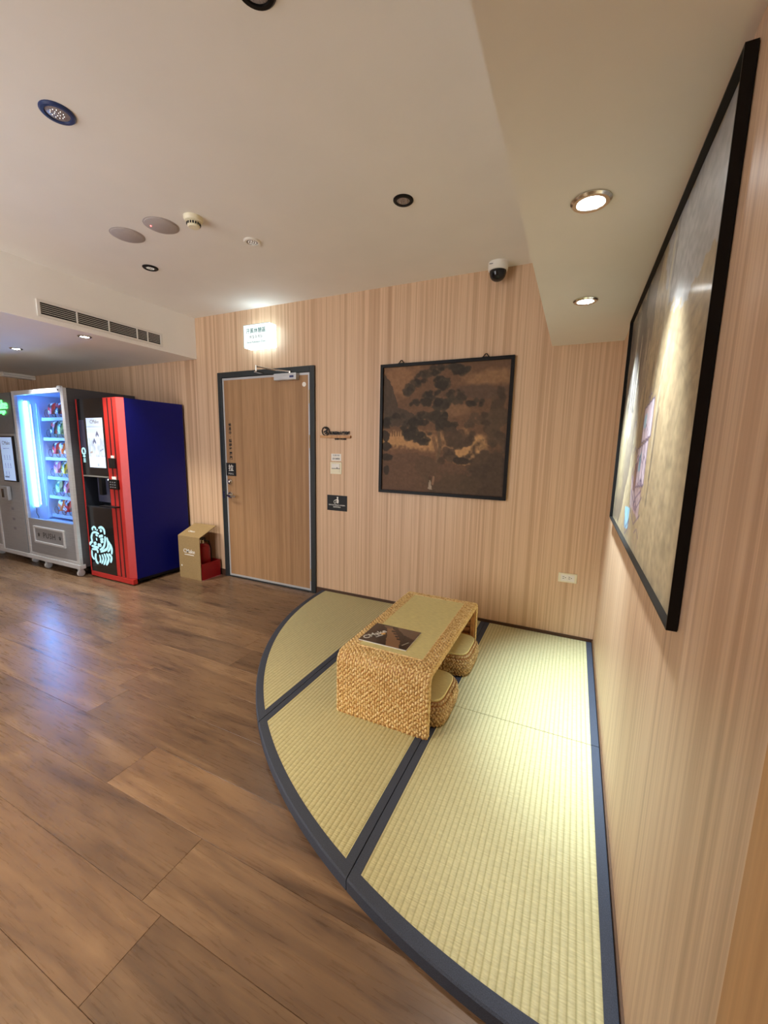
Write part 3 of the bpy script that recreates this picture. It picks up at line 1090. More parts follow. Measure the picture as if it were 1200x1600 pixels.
# u: 0 = far end, 1 = near end
st = fbm(H2, W2, 3, 40, 4) - 0.5
cv.put(0.5 + st * 2.2, (150, 132, 104), 0.6)
cv.poly([(0, 0), (0.52, 0), (0.45, 0.2), (0.42, 0.4), (0.36, 0.6), (0.30, 0.8), (0.20, 1), (0, 1)], (112, 100, 86), 0.9, rough=0.10)
cv.poly([(0.05, 0.05), (0.35, 0.0), (0.36, 0.3), (0.28, 0.5), (0.20, 0.45), (0.1, 0.5)], (70, 64, 60), 0.9, rough=0.12)
cv.poly([(0.55, 0), (1, 0), (1, 0.22), (0.8, 0.30), (0.62, 0.2)], (168, 170, 174), 0.8, rough=0.10)
for k in range(60):
    u0 = 0.10 + 0.62 * random.random()
    v0 = random.random() * 0.55
    cv.line([(u0, v0), (u0 - 0.02, v0 + 0.12 + 0.2 * random.random())], 0.003 + 0.004 * random.random(), random.choice([(186, 176, 150), (108, 98, 84), (96, 88, 78), (200, 190, 160)]), 0.55, 0.008)
cv.blob(0.10, 0.70, 0.09, 0.22, (168, 150, 110), 0.6, soft=0.8)
cv.blob(0.22, 0.55, 0.03, 0.04, (190, 190, 150), 0.7, soft=0.6)
# gate towers and roofs drawn in lilac and blue
il, ib, bl = (214, 200, 216), (92, 80, 112), (140, 196, 220)
cv.poly([(0.50, 0.50), (0.62, 0.48), (0.62, 0.60), (0.50, 0.62)], il, 0.9, 0.01)
cv.poly([(0.46, 0.64), (0.60, 0.61), (0.60, 0.76), (0.48, 0.78)], il, 0.9, 0.01)
cv.poly([(0.40, 0.74), (0.58, 0.78), (0.58, 0.88), (0.42, 0.86)], (188, 168, 176), 0.9, 0.01)
cv.poly([(0.44, 0.70), (0.48, 0.69), (0.48, 0.80), (0.44, 0.80)], (140, 104, 92), 0.85, 0.01)
cv.poly([(0.33, 0.88), (0.43, 0.87), (0.43, 0.95), (0.36, 0.97)], bl, 0.9, 0.01)
cv.poly([(0.50, 0.66), (0.53, 0.65), (0.53, 0.72), (0.50, 0.72)], bl, 0.9, 0.01)
cv.poly([(0.51, 0.53), (0.54, 0.52), (0.54, 0.57), (0.51, 0.57)], bl, 0.8, 0.01)
for pts in ([(0.50, 0.50), (0.62, 0.48), (0.62, 0.60), (0.50, 0.62), (0.50, 0.50)], [(0.56, 0.49), (0.56, 0.44)], [(0.54, 0.47), (0.58, 0.46)], [(0.46, 0.64), (0.60, 0.61), (0.60, 0.76), (0.48, 0.78)], [(0.52, 0.63), (0.52, 0.77)], [(0.56, 0.62), (0.56, 0.77)],
            [(0.40, 0.74), (0.50, 0.82), (0.58, 0.78)], [(0.42, 0.80), (0.52, 0.86), (0.60, 0.80)], [(0.42, 0.86), (0.52, 0.91), (0.60, 0.86)], [(0.33, 0.90), (0.38, 0.96), (0.44, 0.91)], [(0.33, 0.93), (0.38, 0.985), (0.44, 0.94)], [(0.44, 0.70), (0.48, 0.69), (0.48, 0.80)]):
    cv.line(pts, 0.0028, ib, 0.9, 0.003)
# walls, stairs, small roofs and pines around the towers
for k in range(16):
    u0, v0 = random.uniform(0.36, 0.60), random.uniform(0.52, 0.94)
    w0 = random.uniform(0.015, 0.035)
    cv.line([(u0 - w0, v0), (u0, v0 - 0.022), (u0 + w0, v0)], 0.0024, ib, 0.85, 0.003)
    cv.line([(u0 - w0 * 0.7, v0), (u0 - w0 * 0.7, v0 + 0.035)], 0.0018, (150, 110, 120), 0.8, 0.003)
    cv.line([(u0 + w0 * 0.7, v0), (u0 + w0 * 0.7, v0 + 0.035)], 0.0018, (150, 110, 120), 0.8, 0.003)
for k in range(70):
    u0 = random.uniform(0.02, 0.98)
    v0 = random.uniform(0.45, 0.97)
    if 0.32 < u0 < 0.64:
        continue
    cv.blob(u0, v0, random.uniform(0.008, 0.022), random.uniform(0.008, 0.020), random.choice([(120, 110, 86), (132, 118, 90), (146, 130, 98)]), 0.3, rough=1.6, soft=1.2)
for k in range(6):
    v0 = 0.30 + 0.05 * k
    cv.line([(0.60 + 0.06 * k, v0 + 0.10), (0.68 + 0.05 * k, v0), (0.80 + 0.03 * k, v0 + 0.06), (0.98, v0 + 0.02)], 0.003, (136, 122, 96), 0.5, 0.006)
cv.a *= (1 + (fbm(H2, W2, 60, 80, 2)[..., None] - 0.5) * 0.22)
cv.mesh('painting', (-0.0055, QY1 - e, QZ1 - e), (0, -(QY1 - QY0 - 2 * e), 0), (0, 0, -(QZ1 - QZ0 - 2 * e)), print_mat('silk_print', 0.45, 0.45, coat=0.12), pic2, 0.95)

# ------------------------------------------------------------------ things on the back wall
# light box sign
LX0, LX1, LZ0, LZ1, LD = -3.135, -2.833, 2.316, 2.514, 0.105
lb = thing('light_box_sign', ((LX0 + LX1) / 2, 0, LZ0), 'glowing white light box sign above the door', 'sign')
box('glow_box', (LX0, LX1, -LD + 0.003, -0.002, LZ0, LZ1), M_SIGN, lb)
box('opal_face', (LX0, LX1, -LD, -LD + 0.0025, LZ0, LZ1), emit('sign_face_glow', (0.90, 1.0, 0.98, 1), 0.95, base=(0.3, 0.3, 0.3, 1)), lb)
eg = MB()
for (a, b) in (((LX1, -LD, LZ0), (LX1, -LD, LZ1)), ((LX0, -LD, LZ0), (LX1, -LD, LZ0)), ((LX0, -LD, LZ0), (LX0, -LD, LZ1)), ((LX0, -LD, LZ1), (LX1, -LD, LZ1)), ((LX1, -LD, LZ0), (LX1, -0.004, LZ0)), ((LX1, -0.004, LZ0), (LX1, -0.004, LZ1))):
    eg.tube([a, b], 0.0016, 6)
eg.build('edge_bead', plain('edge_grey', srgb(140, 170, 168), 0.5), lb)
lx = (LX0 + LX1) / 2 - 0.003
text('sign_lettering', '汗蒸休憩區', 0.046, (lx, -LD - 0.001, LZ0 + 0.140), M_INKTEAL, lb, space=1.05, bold=0.012)
text('sign_lettering', '찜질휴게실', 0.032, (lx, -LD - 0.001, LZ0 + 0.086), M_INKGREY, lb, space=1.12)
text('sign_lettering', 'Sweat Relaxation Zone', 0.0235, (lx, -LD - 0.001, LZ0 + 0.043), M_INKTEAL, lb)

# quiet sign on a small ledge
qs = thing('quiet_sign', (-2.186, 0, 1.495), 'small wooden ledge with black cut-out lettering asking for quiet', 'sign')
box('ledge', (-2.341, -2.030, -0.024, -0.001, 1.492, 1.513), M_SHELFWOOD, qs, bevel=0.001)
text('sign_lettering', '此區請勿大聲喧嘩', 0.0305, (-2.142, -0.012, 1.5325), M_INK, qs, bold=0.03, depth=0.006, sx=0.86)
text('sign_lettering', 'QUIET PLEASE', 0.019, (-2.138, -0.006, 1.482), M_INK, qs, bold=0.03, depth=0.004)
em = MB()
ring = []
for k in range(40):
    t = 2 * PI * k / 40
    ring.append((-2.291 + 0.0375 * math.cos(t), -0.010, 1.551 + 0.0375 * math.sin(t)))
em.tube(ring, 0.0045, 6, closed=True)
for pts, r in (([(-2.300, 1.578), (-2.282, 1.577), (-2.276, 1.560), (-2.290, 1.556)], 0.0055), ([(-2.312, 1.540), (-2.296, 1.551), (-2.280, 1.545), (-2.270, 1.530)], 0.0055), ([(-2.300, 1.530), (-2.286, 1.536), (-2.284, 1.524)], 0.005)):
    stroke2d(em, pts, r, -0.012, 0.005)
em.build('round_emblem', M_INK, qs)

# switch with its label
sw = thing('wall_switch', (-2.184, 0, 1.17), 'cream wall switch plate beside the door', 'switch')
box('plate', (-2.243, -2.125, -0.008, -0.001, 1.170, 1.277), M_IVORY, sw, bevel=0.002)
box('rocker', (-2.226, -2.142, -0.0125, -0.008, 1.222, 1.262), M_WHITE, sw, bevel=0.0015)
box('rocker', (-2.226, -2.142, -0.0115, -0.008, 1.184, 1.216), M_IVORY, sw, bevel=0.0015)
box('divider', (-2.228, -2.140, -0.0095, -0.008, 1.216, 1.222), M_INKGREY, sw)
box('pointer', (-2.171, -2.165, -0.0135, -0.0115, 1.220, 1.232), M_INK, sw)
sl = thing('notice_label', (-2.184, 0, 1.29), 'small white lettered label directly above the wall switch', 'label')
box('plate', (-2.236, -2.132, -0.003, -0.001, 1.288, 1.352), M_WHITE, sl)
text('label_lettering', '空調控制', 0.017, (-2.184, -0.0035, 1.336), M_INKGREY, sl, space=1.15)
text('label_lettering', '請勿觸碰', 0.019, (-2.184, -0.0035, 1.306), M_INK, sl, space=1.1)

# litter notice
tn = thing('litter_notice', (-2.173, 0, 0.835), 'black square notice with a white figure dropping litter in a bin', 'sign')
box('plate', (-2.278, -2.068, -0.006, -0.001, 0.833, 0.974), M_BLACKMATT, tn)
pg = MB()
pg.lathe([(0.0085, -0.0068), (0.0085, -0.006)], (-2.166, 0, 0.954), 'y', 14)
pg.prism([(-2.176, 0.902), (-2.157, 0.902), (-2.154, 0.925), (-2.158, 0.940), (-2.166, 0.946), (-2.174, 0.942), (-2.176, 0.925)], -0.0068, -0.006, 'y')
stroke2d(pg, [(-2.170, 0.940), (-2.185, 0.932), (-2.202, 0.924)], 0.003, -0.0068, 0.0008)
for a, b in (((-2.206, 0.922), (-2.201, 0.900)), ((-2.201, 0.900), (-2.188, 0.900)), ((-2.188, 0.900), (-2.184, 0.922))):
    stroke2d(pg, [a, b], 0.0022, -0.0068, 0.0008)
tag(pg.build('pictogram', M_PRINTWHITE, tn), 'white figure throwing litter into a bin')
text('notice_lettering', '請將垃圾分類後丟入垃圾桶內', 0.0135, (-2.173, -0.0065, 0.884), M_PRINTWHITE, tn, space=1.0)
text('notice_lettering', '謝謝您的配合', 0.0135, (-2.173, -0.0065, 0.866), M_PRINTWHITE, tn, space=1.0)

# socket outlet
so = thing('socket_outlet', (-0.2035, 0, 0.465), 'white double socket outlet low on the back wall', 'outlet')
pl = box('plate', (-0.266, -0.141, -0.007, -0.001, 0.464, 0.534), M_IVORY, so, bevel=0.003)
box('insert', (-0.250, -0.157, -0.0085, -0.007, 0.474, 0.524), M_WHITE, so, bevel=0.001)
for cx in (-0.232, -0.192):
    s_ = MB().box(cx - 0.006, cx + 0.006, -0.0092, -0.0085, 0.506, 0.509).box(cx - 0.006, cx + 0.006, -0.0092, -0.0085, 0.493, 0.496)
    s_.lathe([(0.003, -0.0092), (0.003, -0.0085)], (cx + 0.014, 0, 0.501), 'y', 10)
    s_.build('socket_slots', M_INK, so)

# ------------------------------------------------------------------ ceiling things


def downlight(x, y, z, label, r=0.055, lit=False, trim=None, power=0.0, col=(1, 0.97, 0.92), cone=100, group='recessed downlights', blend=0.6, tilt=0.0):
    t = thing('downlight', (x, y, z), label, 'downlight', group)
    MB().lathe([(r, 0.0), (r, -0.004), (r - 0.006, -0.009), (r - 0.017, -0.009), (r - 0.019, -0.003), (r - 0.019, 0.0)], (x, y, z), n=32).build('trim_ring', trim or M_BLACK, t, smooth=True)
    MB().lathe([(r - 0.019, -0.0035), (r - 0.019, -0.0040), (r - 0.026, -0.0060), (0.001, -0.0070)], (x, y, z), n=28).build('lens', M_LENS_ON if lit else M_LENS_OFF, t, smooth=True)
    if not lit:
        d = MB()
        for ring_r, cnt in ((0.010, 5), (0.022, 11)):
            for k in range(cnt):
                a = 2 * PI * k / cnt
                d.lathe([(0.0035, -0.0062), (0.002, -0.0085)], (x + ring_r * math.cos(a), y + ring_r * math.sin(a), z), n=8)
        d.build('led_cluster', M_CHROME, t)
    if power:
        ld = bpy.data.lights.new('downlight_beam', 'SPOT')
        ld.energy = power
        ld.color = col
        ld.spot_size = math.radians(cone)
        ld.spot_blend = blend
        ld.shadow_soft_size = 0.035
        lo = bpy.data.objects.new('downlight_beam', ld)
        C.objects.link(lo)
        lo.parent = t
        lo.location = (0, 0, -0.018)
        lo.rotation_euler = (0, -tilt, 0)
    return t


downlight(-1.150, -2.095, ZC, 'black unlit downlight cut off by the top edge of the picture', 0.058)
downlight(-2.178, -2.075, ZC, 'unlit downlight at the upper left of the ceiling, reflection painted blue on its rim', 0.060, trim=M_REFLTRIM)  # the rim's blue is a painted reflection
downlight(-1.147, -1.013, ZC, 'black unlit downlight between the back wall and the soffit', 0.053)
downlight(-2.194, -0.990, ZC, 'unlit downlight nearest the light box sign, reflection painted white on its rim', 0.053, trim=M_WHITE)  # white rim colour paints in the reflection of the light box
downlight(-3.173, -0.987, ZC, 'black unlit downlight beside the air vent bulkhead', 0.053)
downlight(-0.242, -1.738, ZS, 'nearer lit downlight in the soffit over the tatami', 0.055, True, M_CHROME, SPOT_SOFFIT_NEAR, (0.88, 0.96, 1.0), 64, blend=1.0, tilt=0.24)
downlight(-0.242, -0.876, ZS, 'farther lit downlight in the soffit near the back wall', 0.055, True, M_CHROME, SPOT_SOFFIT_FAR, (0.72, 0.89, 1.0), 62, blend=1.0, tilt=0.24)
downlight(-4.032, -0.998, ZL, 'lit downlight in the low ceiling below the air vent', 0.052, True, M_CHROME, SPOT_LOW, (1.0, 0.93, 0.78), 96)
downlight(-5.173, -0.978, ZL, 'lit downlight in the low ceiling over the glass-fronted machine', 0.052, True, M_CHROME, SPOT_LOW, (0.95, 0.97, 1.0), 96)


downlight(-2.180, -3.120, ZC, 'warm lit downlight of the ceiling grid just behind the viewer', 0.053, True, M_BLACK, SPOT_WARM, (1.0, 0.80, 0.52), 98, blend=0.8)


def disc(x, y, label, led=False):
    t = thing('ceiling_speaker', (x, y, ZC), label, 'speaker', 'flush discs in the ceiling')
    MB().lathe([(0.091, 0.0), (0.090, -0.005), (0.083, -0.009), (0.001, -0.010)], (x, y, ZC), n=40).build('cover', M_GREYDISC, t, smooth=True)
    MB().lathe([(0.097, 0.0), (0.097, -0.002), (0.090, -0.0025), (0.090, 0.0)], (x, y, ZC), n=40).build('rim', M_GREYDISC, t, smooth=True)
    if led:
        MB().lathe([(0.005, -0.009), (0.003, -0.013)], (x - 0.045, y - 0.035, ZC), n=10).build('indicator', M_REDLED, t)


disc(-2.862, -1.357, 'plain flush grey disc in the ceiling, left of the pair')
disc(-2.561, -1.349, 'flush grey disc in the ceiling with a small red light', True)
sd = thing('smoke_detector', (-2.313, -1.332, ZC), 'small cream smoke detector on the ceiling', 'smoke detector')
MB().lathe([(0.052, 0), (0.052, -0.012), (0.046, -0.022), (0.036, -0.026)], (-2.313, -1.332, ZC), n=32).build('base', M_IVORY, sd, smooth=True)
MB().lathe([(0.034, -0.026), (0.034, -0.046), (0.028, -0.052), (0.001, -0.053)], (-2.313, -1.332, ZC), n=32).build('head', M_IVORY, sd, smooth=True)
for k in range(16):
    a = 2 * PI * k / 16
    x, y = -2.313 + 0.0345 * math.cos(a), -1.332 + 0.0345 * math.sin(a)
    MB().box(x - 0.003, x + 0.003, y - 0.003, y + 0.003, ZC - 0.042, ZC - 0.030).build('sensor_slot', M_BLACKMATT, sd)

cc = thing('dome_camera', (-0.819, -0.090, ZC), 'white ceiling camera with a black dome at the back wall', 'camera')
MB().lathe([(0.066, 0), (0.067, -0.020), (0.067, -0.040), (0.064, -0.050), (0.058, -0.054)], (-0.819, -0.090, ZC), n=40).build('housing', M_WHITE, cc, smooth=True)
MB().lathe([(0.057, -0.052), (0.056, -0.070), (0.050, -0.090), (0.038, -0.106), (0.020, -0.116), (0.001, -0.119)], (-0.819, -0.090, ZC), n=40).build('dome', M_BLACKGLOSS, cc, smooth=True)
box('maker_mark', (-0.868, -0.835, -0.1525, -0.1495, ZC - 0.024, ZC - 0.019), M_INKGREY, cc)

# air vent in the bulkhead
av = thing('air_vent', (XB, -0.892, 2.322), 'long white slatted air vent in the bulkhead', 'air vent')
VY0, VY1, VZ0, VZ1 = -1.394, -0.388, 2.322, 2.442
fv = MB().box(XB, XB + 0.010, VY0, VY0 + 0.022, VZ0, VZ1).box(XB, XB + 0.010, VY1 - 0.022, VY1, VZ0, VZ1)
fv.box(XB, XB + 0.010, VY0 + 0.022, VY1 - 0.022, VZ0, VZ0 + 0.018).box(XB, XB + 0.010, VY0 + 0.022, VY1 - 0.022, VZ1 - 0.018, VZ1)
fv.build('frame', M_VENT, av, bevel=0.0015)
box('dark_duct', (XB + 0.0005, XB + 0.0015, VY0 + 0.022, VY1 - 0.022, VZ0 + 0.018, VZ1 - 0.018), M_BLACKMATT, av)
for k in range(1, 6):
    z = VZ0 + 0.018 + k * (VZ1 - VZ0 - 0.036) / 6
    MB().add([(XB + 0.0018, VY0 + 0.022, z + 0.001), (XB + 0.0055, VY0 + 0.022, z - 0.001), (XB + 0.0055, VY0 + 0.022, z + 0.0015), (XB + 0.0018, VY0 + 0.022, z + 0.0035),
              (XB + 0.0018, VY1 - 0.022, z + 0.001), (XB + 0.0055, VY1 - 0.022, z - 0.001), (XB + 0.0055, VY1 - 0.022, z + 0.0015), (XB + 0.0018, VY1 - 0.022, z + 0.0035)],
             [(0, 1, 2, 3), (7, 6, 5, 4), (0, 4, 5, 1), (1, 5, 6, 2), (2, 6, 7, 3), (3, 7, 4, 0)]).build('slat', M_VENT, av)
for y in (-1.126, -0.881, -0.636, -0.536):
    box('divider', (XB + 0.0018, XB + 0.0098, y - 0.004, y + 0.004, VZ0 + 0.018, VZ1 - 0.018), M_VENT, av)

# white box under the low ceiling in the far corner
ct = thing('wall_box', (-7.02, -0.18, 2.205), 'slim white box high on the far left wall', 'box')
box('casing', (-7.069, -6.965, -0.36, -0.005, 2.232, ZL - 0.001), M_WHITE, ct, bevel=0.006)
box('seam', (-6.9655, -6.964, -0.35, -0.012, 2.256, 2.259), M_INKGREY, ct)

# ------------------------------------------------------------------ navy and red drinks machine
BX0, BX1, BF, BB = -4.812, -4.110, -0.700, -0.030
vm = thing('drinks_machine', ((BX0 + BX1) / 2, -0.36, 0), 'navy blue drinks machine with a red and black front and glowing tiger', 'vending machine')
BD = -0.660
by = MB().box(BX0, BX0 + 0.02, BD, BB, 0.060, 1.830).box(BX1 - 0.02, BX1, BD, BB, 0.060, 1.830).box(BX0 + 0.02, BX1 - 0.02, BB - 0.02, BB, 0.060, 1.830)
by.box(BX0 + 0.02, BX1 - 0.02, BD, BB - 0.02, 1.810, 1.830).box(BX0 + 0.02, BX1 - 0.02, BD, BB - 0.02, 0.060, 0.080)
by.build('cabinet', M_BLUE, vm)
for x in (BX0 + 0.06, BX1 - 0.06):
    for y in (BD + 0.06, BB - 0.06):
        MB().lathe([(0.022, 0.0), (0.022, 0.012), (0.012, 0.016), (0.012, 0.060)], (x, y, 0), n=14).build('levelling_foot', M_BLACKMATT, vm, smooth=True)
box('plinth', (BX0 + 0.03, BX1 - 0.03, BD + 0.03, BB - 0.02, 0.022, 0.060), M_BLACKMATT, vm)
# red door with chamfered right edge
dr = MB().prism([(-4.365, BD), (-4.365, BF), (BX1 - 0.058, BF), (BX1, BD)], 0.066, 1.834)
dr.box(BX0, -4.786, BF, BD, 0.066, 1.834)
dr.build('door', M_RED, vm)
gr = MB()
for xa_, xb_ in ((-4.306, -4.288), (-4.240, -4.221)):
    gr.box(xa_, xb_, BF - 0.0015, BF, 0.070, 1.830)
tag(gr.build('groove_strips', plain('groove_dark', srgb(52, 14, 18), 0.6), vm), 'two dark grooves down the red door edge')
box('kick_panel', (BX0 + 0.008, BX1, BF - 0.004, BD, 0.012, 0.063), M_RED, vm, bevel=0.002)
gp1 = box('upper_panel', (-4.786, -4.365, BF - 0.002, BF + 0.020, 1.078, 1.834), M_BLACKGLOSS, vm)
gp2 = box('lower_panel', (-4.786, -4.365, BF - 0.002, BF + 0.020, 0.066, 0.752), M_BLACKGLOSS, vm)
# dispensing niche
nc = MB().box(-4.786, -4.776, BF, BF + 0.16, 0.752, 1.078).box(-4.375, -4.365, BF, BF + 0.16, 0.752, 1.078).box(-4.776, -4.375, BF + 0.15, BF + 0.16, 0.752, 1.078)
nc.box(-4.776, -4.375, BF, BF + 0.15, 0.752, 0.764).box(-4.776, -4.375, BF, BF + 0.15, 1.066, 1.078)
nch = nc.build('dispensing_niche', plain('niche_dark', srgb(34, 38, 46), 0.2), vm)
box('ledge', (-4.780, -4.366, BF - 0.006, BF + 0.006, 1.066, 1.080), plain('ledge_grey', srgb(120, 118, 112), 0.4), nch, bevel=0.002)
box('inner_door', (-4.72, -4.42, BF + 0.09, BF + 0.10, 0.80, 1.05), plain('inner_grey', srgb(70, 72, 92), 0.15), nch)
box('nozzle', (-4.63, -4.58, BF + 0.05, BF + 0.11, 0.88, 1.066), M_BLACKMATT, nch)
for x in (-4.53, -4.495, -4.46):
    MB().lathe([(0.010, BF + 0.088), (0.010, BF + 0.090)], (x, 0, 1.035), 'y', 12).build('niche_led', M_LEDWHITE, nch)
tag(box('tray', (-4.462, -4.226, BF - 0.060, BF - 0.002, 0.783, 0.793), M_BLACK, vm, bevel=0.002), 'thin black shelf below the niche')
# screen
scv = Canvas(72, 40, (206, 224, 246))
scv.put((scv.v > 0.16) & (scv.v < 0.185), (170, 190, 216), 0.8)
scv.put(((scv.v > 0.22) & (scv.v < 0.30)).astype(float), (190, 204, 214), 0.8)
scv.put(((scv.v > 0.40) & (scv.v < 0.78)).astype(float) * (0.5 + scv.nz * 2.2), (150, 164, 186), 0.8)
for cu, cvv in ((0.62, 0.32), (0.42, 0.46)):
    scv.line([(cu - 0.07, cvv + 0.03), (cu, cvv - 0.02), (cu + 0.07, cvv + 0.03)], 0.03, (84, 90, 122), 0.9, 0.02)
scv.line([(0.72, 0.66), (0.92, 0.62)], 0.012, (110, 130, 160), 0.8)
scv.line([(0.12, 0.70), (0.26, 0.68)], 0.02, (150, 140, 130), 0.8)
for a, b in (((0.5, 0.93), (0.6, 0.93)), ((0.5, 0.96), (0.6, 0.96)), ((0.5, 0.93), (0.5, 0.96)), ((0.6, 0.93), (0.6, 0.96))):
    scv.line([a, b], 0.006, (120, 132, 160))
M_SCREEN = print_mat('screen_glow', 0.25, 0.5, emission=0.34)
sc_o = scv.mesh('screen', (-4.656, BF - 0.0032, 1.648), (0.264, 0, 0), (0, 0, -0.485), M_SCREEN, vm)
text('screen_lettering', 'CMake', 0.050, (-4.520, BF - 0.0038, 1.610), M_INKGREY, sc_o)
box('display_window', (-4.776, -4.690, BF - 0.0035, BF - 0.002, 1.30, 1.63), plain('violet_reflection', srgb(60, 58, 84), 0.1), vm)  # grey window with its violet reflection painted into the colour
lg = MB()
ring = [(-4.735 + 0.026 * math.cos(2 * PI * k / 24), BF - 0.005, 1.322 + 0.030 * math.sin(2 * PI * k / 24)) for k in range(24)]
lg.tube(ring, 0.008, 6, closed=True)
stroke2d(lg, [(-4.752, 1.278), (-4.735, 1.268), (-4.718, 1.278)], 0.010, BF - 0.006, 0.003)
for z in (1.245, 1.230, 1.215):
    stroke2d(lg, [(-4.752, z), (-4.718, z)], 0.005, BF - 0.006, 0.003)
tag(lg.build('lit_icon', M_CYAN, vm), 'white lit ring icon left of the screen')
# payment readers
rd = box('card_reader', (-4.330, -4.226, BF - 0.018, BF - 0.0016, 1.166, 1.262), M_BLACKGLOSS, vm, bevel=0.003)
box('paper_tag', (-4.300, -4.255, BF - 0.006, BF - 0.0016, 1.264, 1.288), M_PAPER, vm)
kp = box('keypad', (-4.346, -4.205, BF - 0.024, BF - 0.0016, 0.962, 1.056), M_BLACK, vm, bevel=0.004)
for i in range(3):
    for j in range(3):
        box('key', (-4.318 + i * 0.034, -4.300 + i * 0.034, BF - 0.0255, BF - 0.024, 0.978 + j * 0.024, 0.988 + j * 0.024), M_INKGREY, kp)
box('paper_tag', (-4.312, -4.250, BF - 0.006, BF - 0.0016, 1.058, 1.084), M_PAPER, vm)
# glowing tiger emblem
TIGER = [([(-4.7229, 0.4789), (-4.746, 0.4302), (-4.7438, 0.3841), (-4.7788, 0.3606), (-4.7948, 0.3392)], 0.0129), ([(-4.7229, 0.4789), (-4.6717, 0.4901), (-4.612, 0.4794)], 0.0116), ([(-4.6692, 0.4656), (-4.6341, 0.4542)], 0.0103), ([(-4.6619, 0.432), (-4.6572, 0.4019)], 0.0078), ([(-4.7156, 0.3642), (-4.6707, 0.3734)], 0.0181), ([(-4.6486, 0.3569), (-4.5869, 0.3605)], 0.0181), ([(-4.7575, 0.3359), (-4.6344, 0.3279)], 0.0129), ([(-4.7093, 0.5071), (-4.7189, 0.5252), (-4.6879, 0.5455), (-4.6618, 0.5349), (-4.6679, 0.5153)], 0.0103), ([(-4.6423, 0.5217), (-4.6316, 0.5114)], 0.0103), ([(-4.6091, 0.5403), (-4.5588, 0.5529), (-4.5201, 0.5307), (-4.5151, 0.4824)], 0.0135), ([(-4.5806, 0.5281), (-4.5661, 0.5033)], 0.0155), ([(-4.6166, 0.4485), (-4.5472, 0.4676)], 0.0142), ([(-4.5964, 0.4204), (-4.546, 0.4337)], 0.0129), ([(-4.5941, 0.394), (-4.5499, 0.4068)], 0.0142), ([(-4.5117, 0.464), (-4.5199, 0.4065), (-4.5527, 0.3456), (-4.6192, 0.3067)], 0.0135), ([(-4.4831, 0.4559), (-4.4711, 0.3934), (-4.5004, 0.3331), (-4.6098, 0.2867)], 0.0135), ([(-4.4698, 0.4236), (-4.4401, 0.3821), (-4.452, 0.3392), (-4.4865, 0.3045)], 0.0119), ([(-4.4386, 0.3935), (-4.416, 0.3437), (-4.4269, 0.2857)], 0.0129), ([(-4.6329, 0.2548), (-4.6222, 0.2021), (-4.6395, 0.1686)], 0.0109), ([(-4.5918, 0.2641), (-4.5743, 0.2164), (-4.6098, 0.1611)], 0.0109), ([(-4.5535, 0.2768), (-4.5311, 0.2223), (-4.5741, 0.1546)], 0.0119), ([(-4.5133, 0.2839), (-4.4822, 0.2289), (-4.5313, 0.1568)], 0.0145), ([(-4.4774, 0.2848), (-4.4341, 0.2545), (-4.4542, 0.1946)], 0.0135), ([(-4.7566, 0.301), (-4.6687, 0.3043), (-4.6614, 0.2704)], 0.0116), ([(-4.7616, 0.2887), (-4.7624, 0.2221), (-4.7294, 0.1913)], 0.0109), ([(-4.6936, 0.2624), (-4.7066, 0.2178), (-4.6947, 0.1726), (-4.6659, 0.1571)], 0.0142)]
tg = MB()
for pts, r in TIGER:
    stroke2d(tg, [(max(p[0], -4.778), p[1]) for p in pts], r, BF - 0.0045, 0.0024)
tag(tg.build('tiger_emblem', M_CYAN, vm), 'pale cyan glowing emblem of a sitting tiger')

# ------------------------------------------------------------------ glass-fronted snack machine
GX0, GX1, GF, GB, GT = -5.812, -4.838, -0.790, -0.060, 1.940
sm = thing('snack_machine', ((GX0 + GX1) / 2, -0.43, 0), 'silver glass-fronted snack machine lit blue inside', 'vending machine')
cb = MB().box(GX0, GX0 + 0.014, GF + 0.035, GB, 0.135, GT).box(GX1 - 0.014, GX1, GF + 0.035, GB, 0.135, GT).box(GX0 + 0.014, GX1 - 0.014, GB - 0.014, GB, 0.135, GT)
cb.box(GX0 + 0.014, GX1 - 0.014, GF + 0.035, GB - 0.014, GT - 0.014, GT).box(GX0 + 0.014, GX1 - 0.014, GF + 0.035, GB - 0.014, 0.135, 0.150)
cb.build('cabinet', M_STEELD, sm)
i0, i1 = GX0 + 0.0145, GX1 - 0.0145
ln = MB().box(i0, i0 + 0.006, GF + 0.036, GB - 0.0145, 0.50, GT - 0.0145).box(i1 - 0.006, i1, GF + 0.036, GB - 0.0145, 0.50, GT - 0.0145).box(i0 + 0.006, i1 - 0.006, GB - 0.0205, GB - 0.0145, 0.50, GT - 0.0145)
ln.box(i0 + 0.006, i1 - 0.006, GF + 0.036, GB - 0.0205, GT - 0.0205, GT - 0.0145).box(i0 + 0.006, i1 - 0.006, GF + 0.036, GB - 0.0205, 0.50, 0.506)
ln.build('lining', M_LINING, sm)
fd = MB().box(GX0, GX0 + 0.046, GF, GF + 0.034, 0.135, GT).box(GX1 - 0.050, GX1, GF, GF + 0.034, 0.135, GT).box(GX0 + 0.046, GX1 - 0.050, GF, GF + 0.034, GT - 0.046, GT).box(GX0 + 0.046, GX1 - 0.050, GF, GF + 0.034, 0.135, 0.165)
fd.build('door_frame', M_ALU, sm, bevel=0.003)
lp = box('lower_panel', (GX0 + 0.046, GX1 - 0.050, GF + 0.004, GF + 0.034, 0.165, 0.558), M_STEEL, sm)
box('glass_pane', (GX0 + 0.046, GX1 - 0.050, GF + 0.010, GF + 0.014, 0.558, GT - 0.046), M_GLASS, sm)
MB().lathe([(0.007, 0), (0.007, -0.010)], (GX1 - 0.075, GF + 0.004, GT - 0.022), 'y', 10).build('frame_screw', M_BLACKMATT, sm)
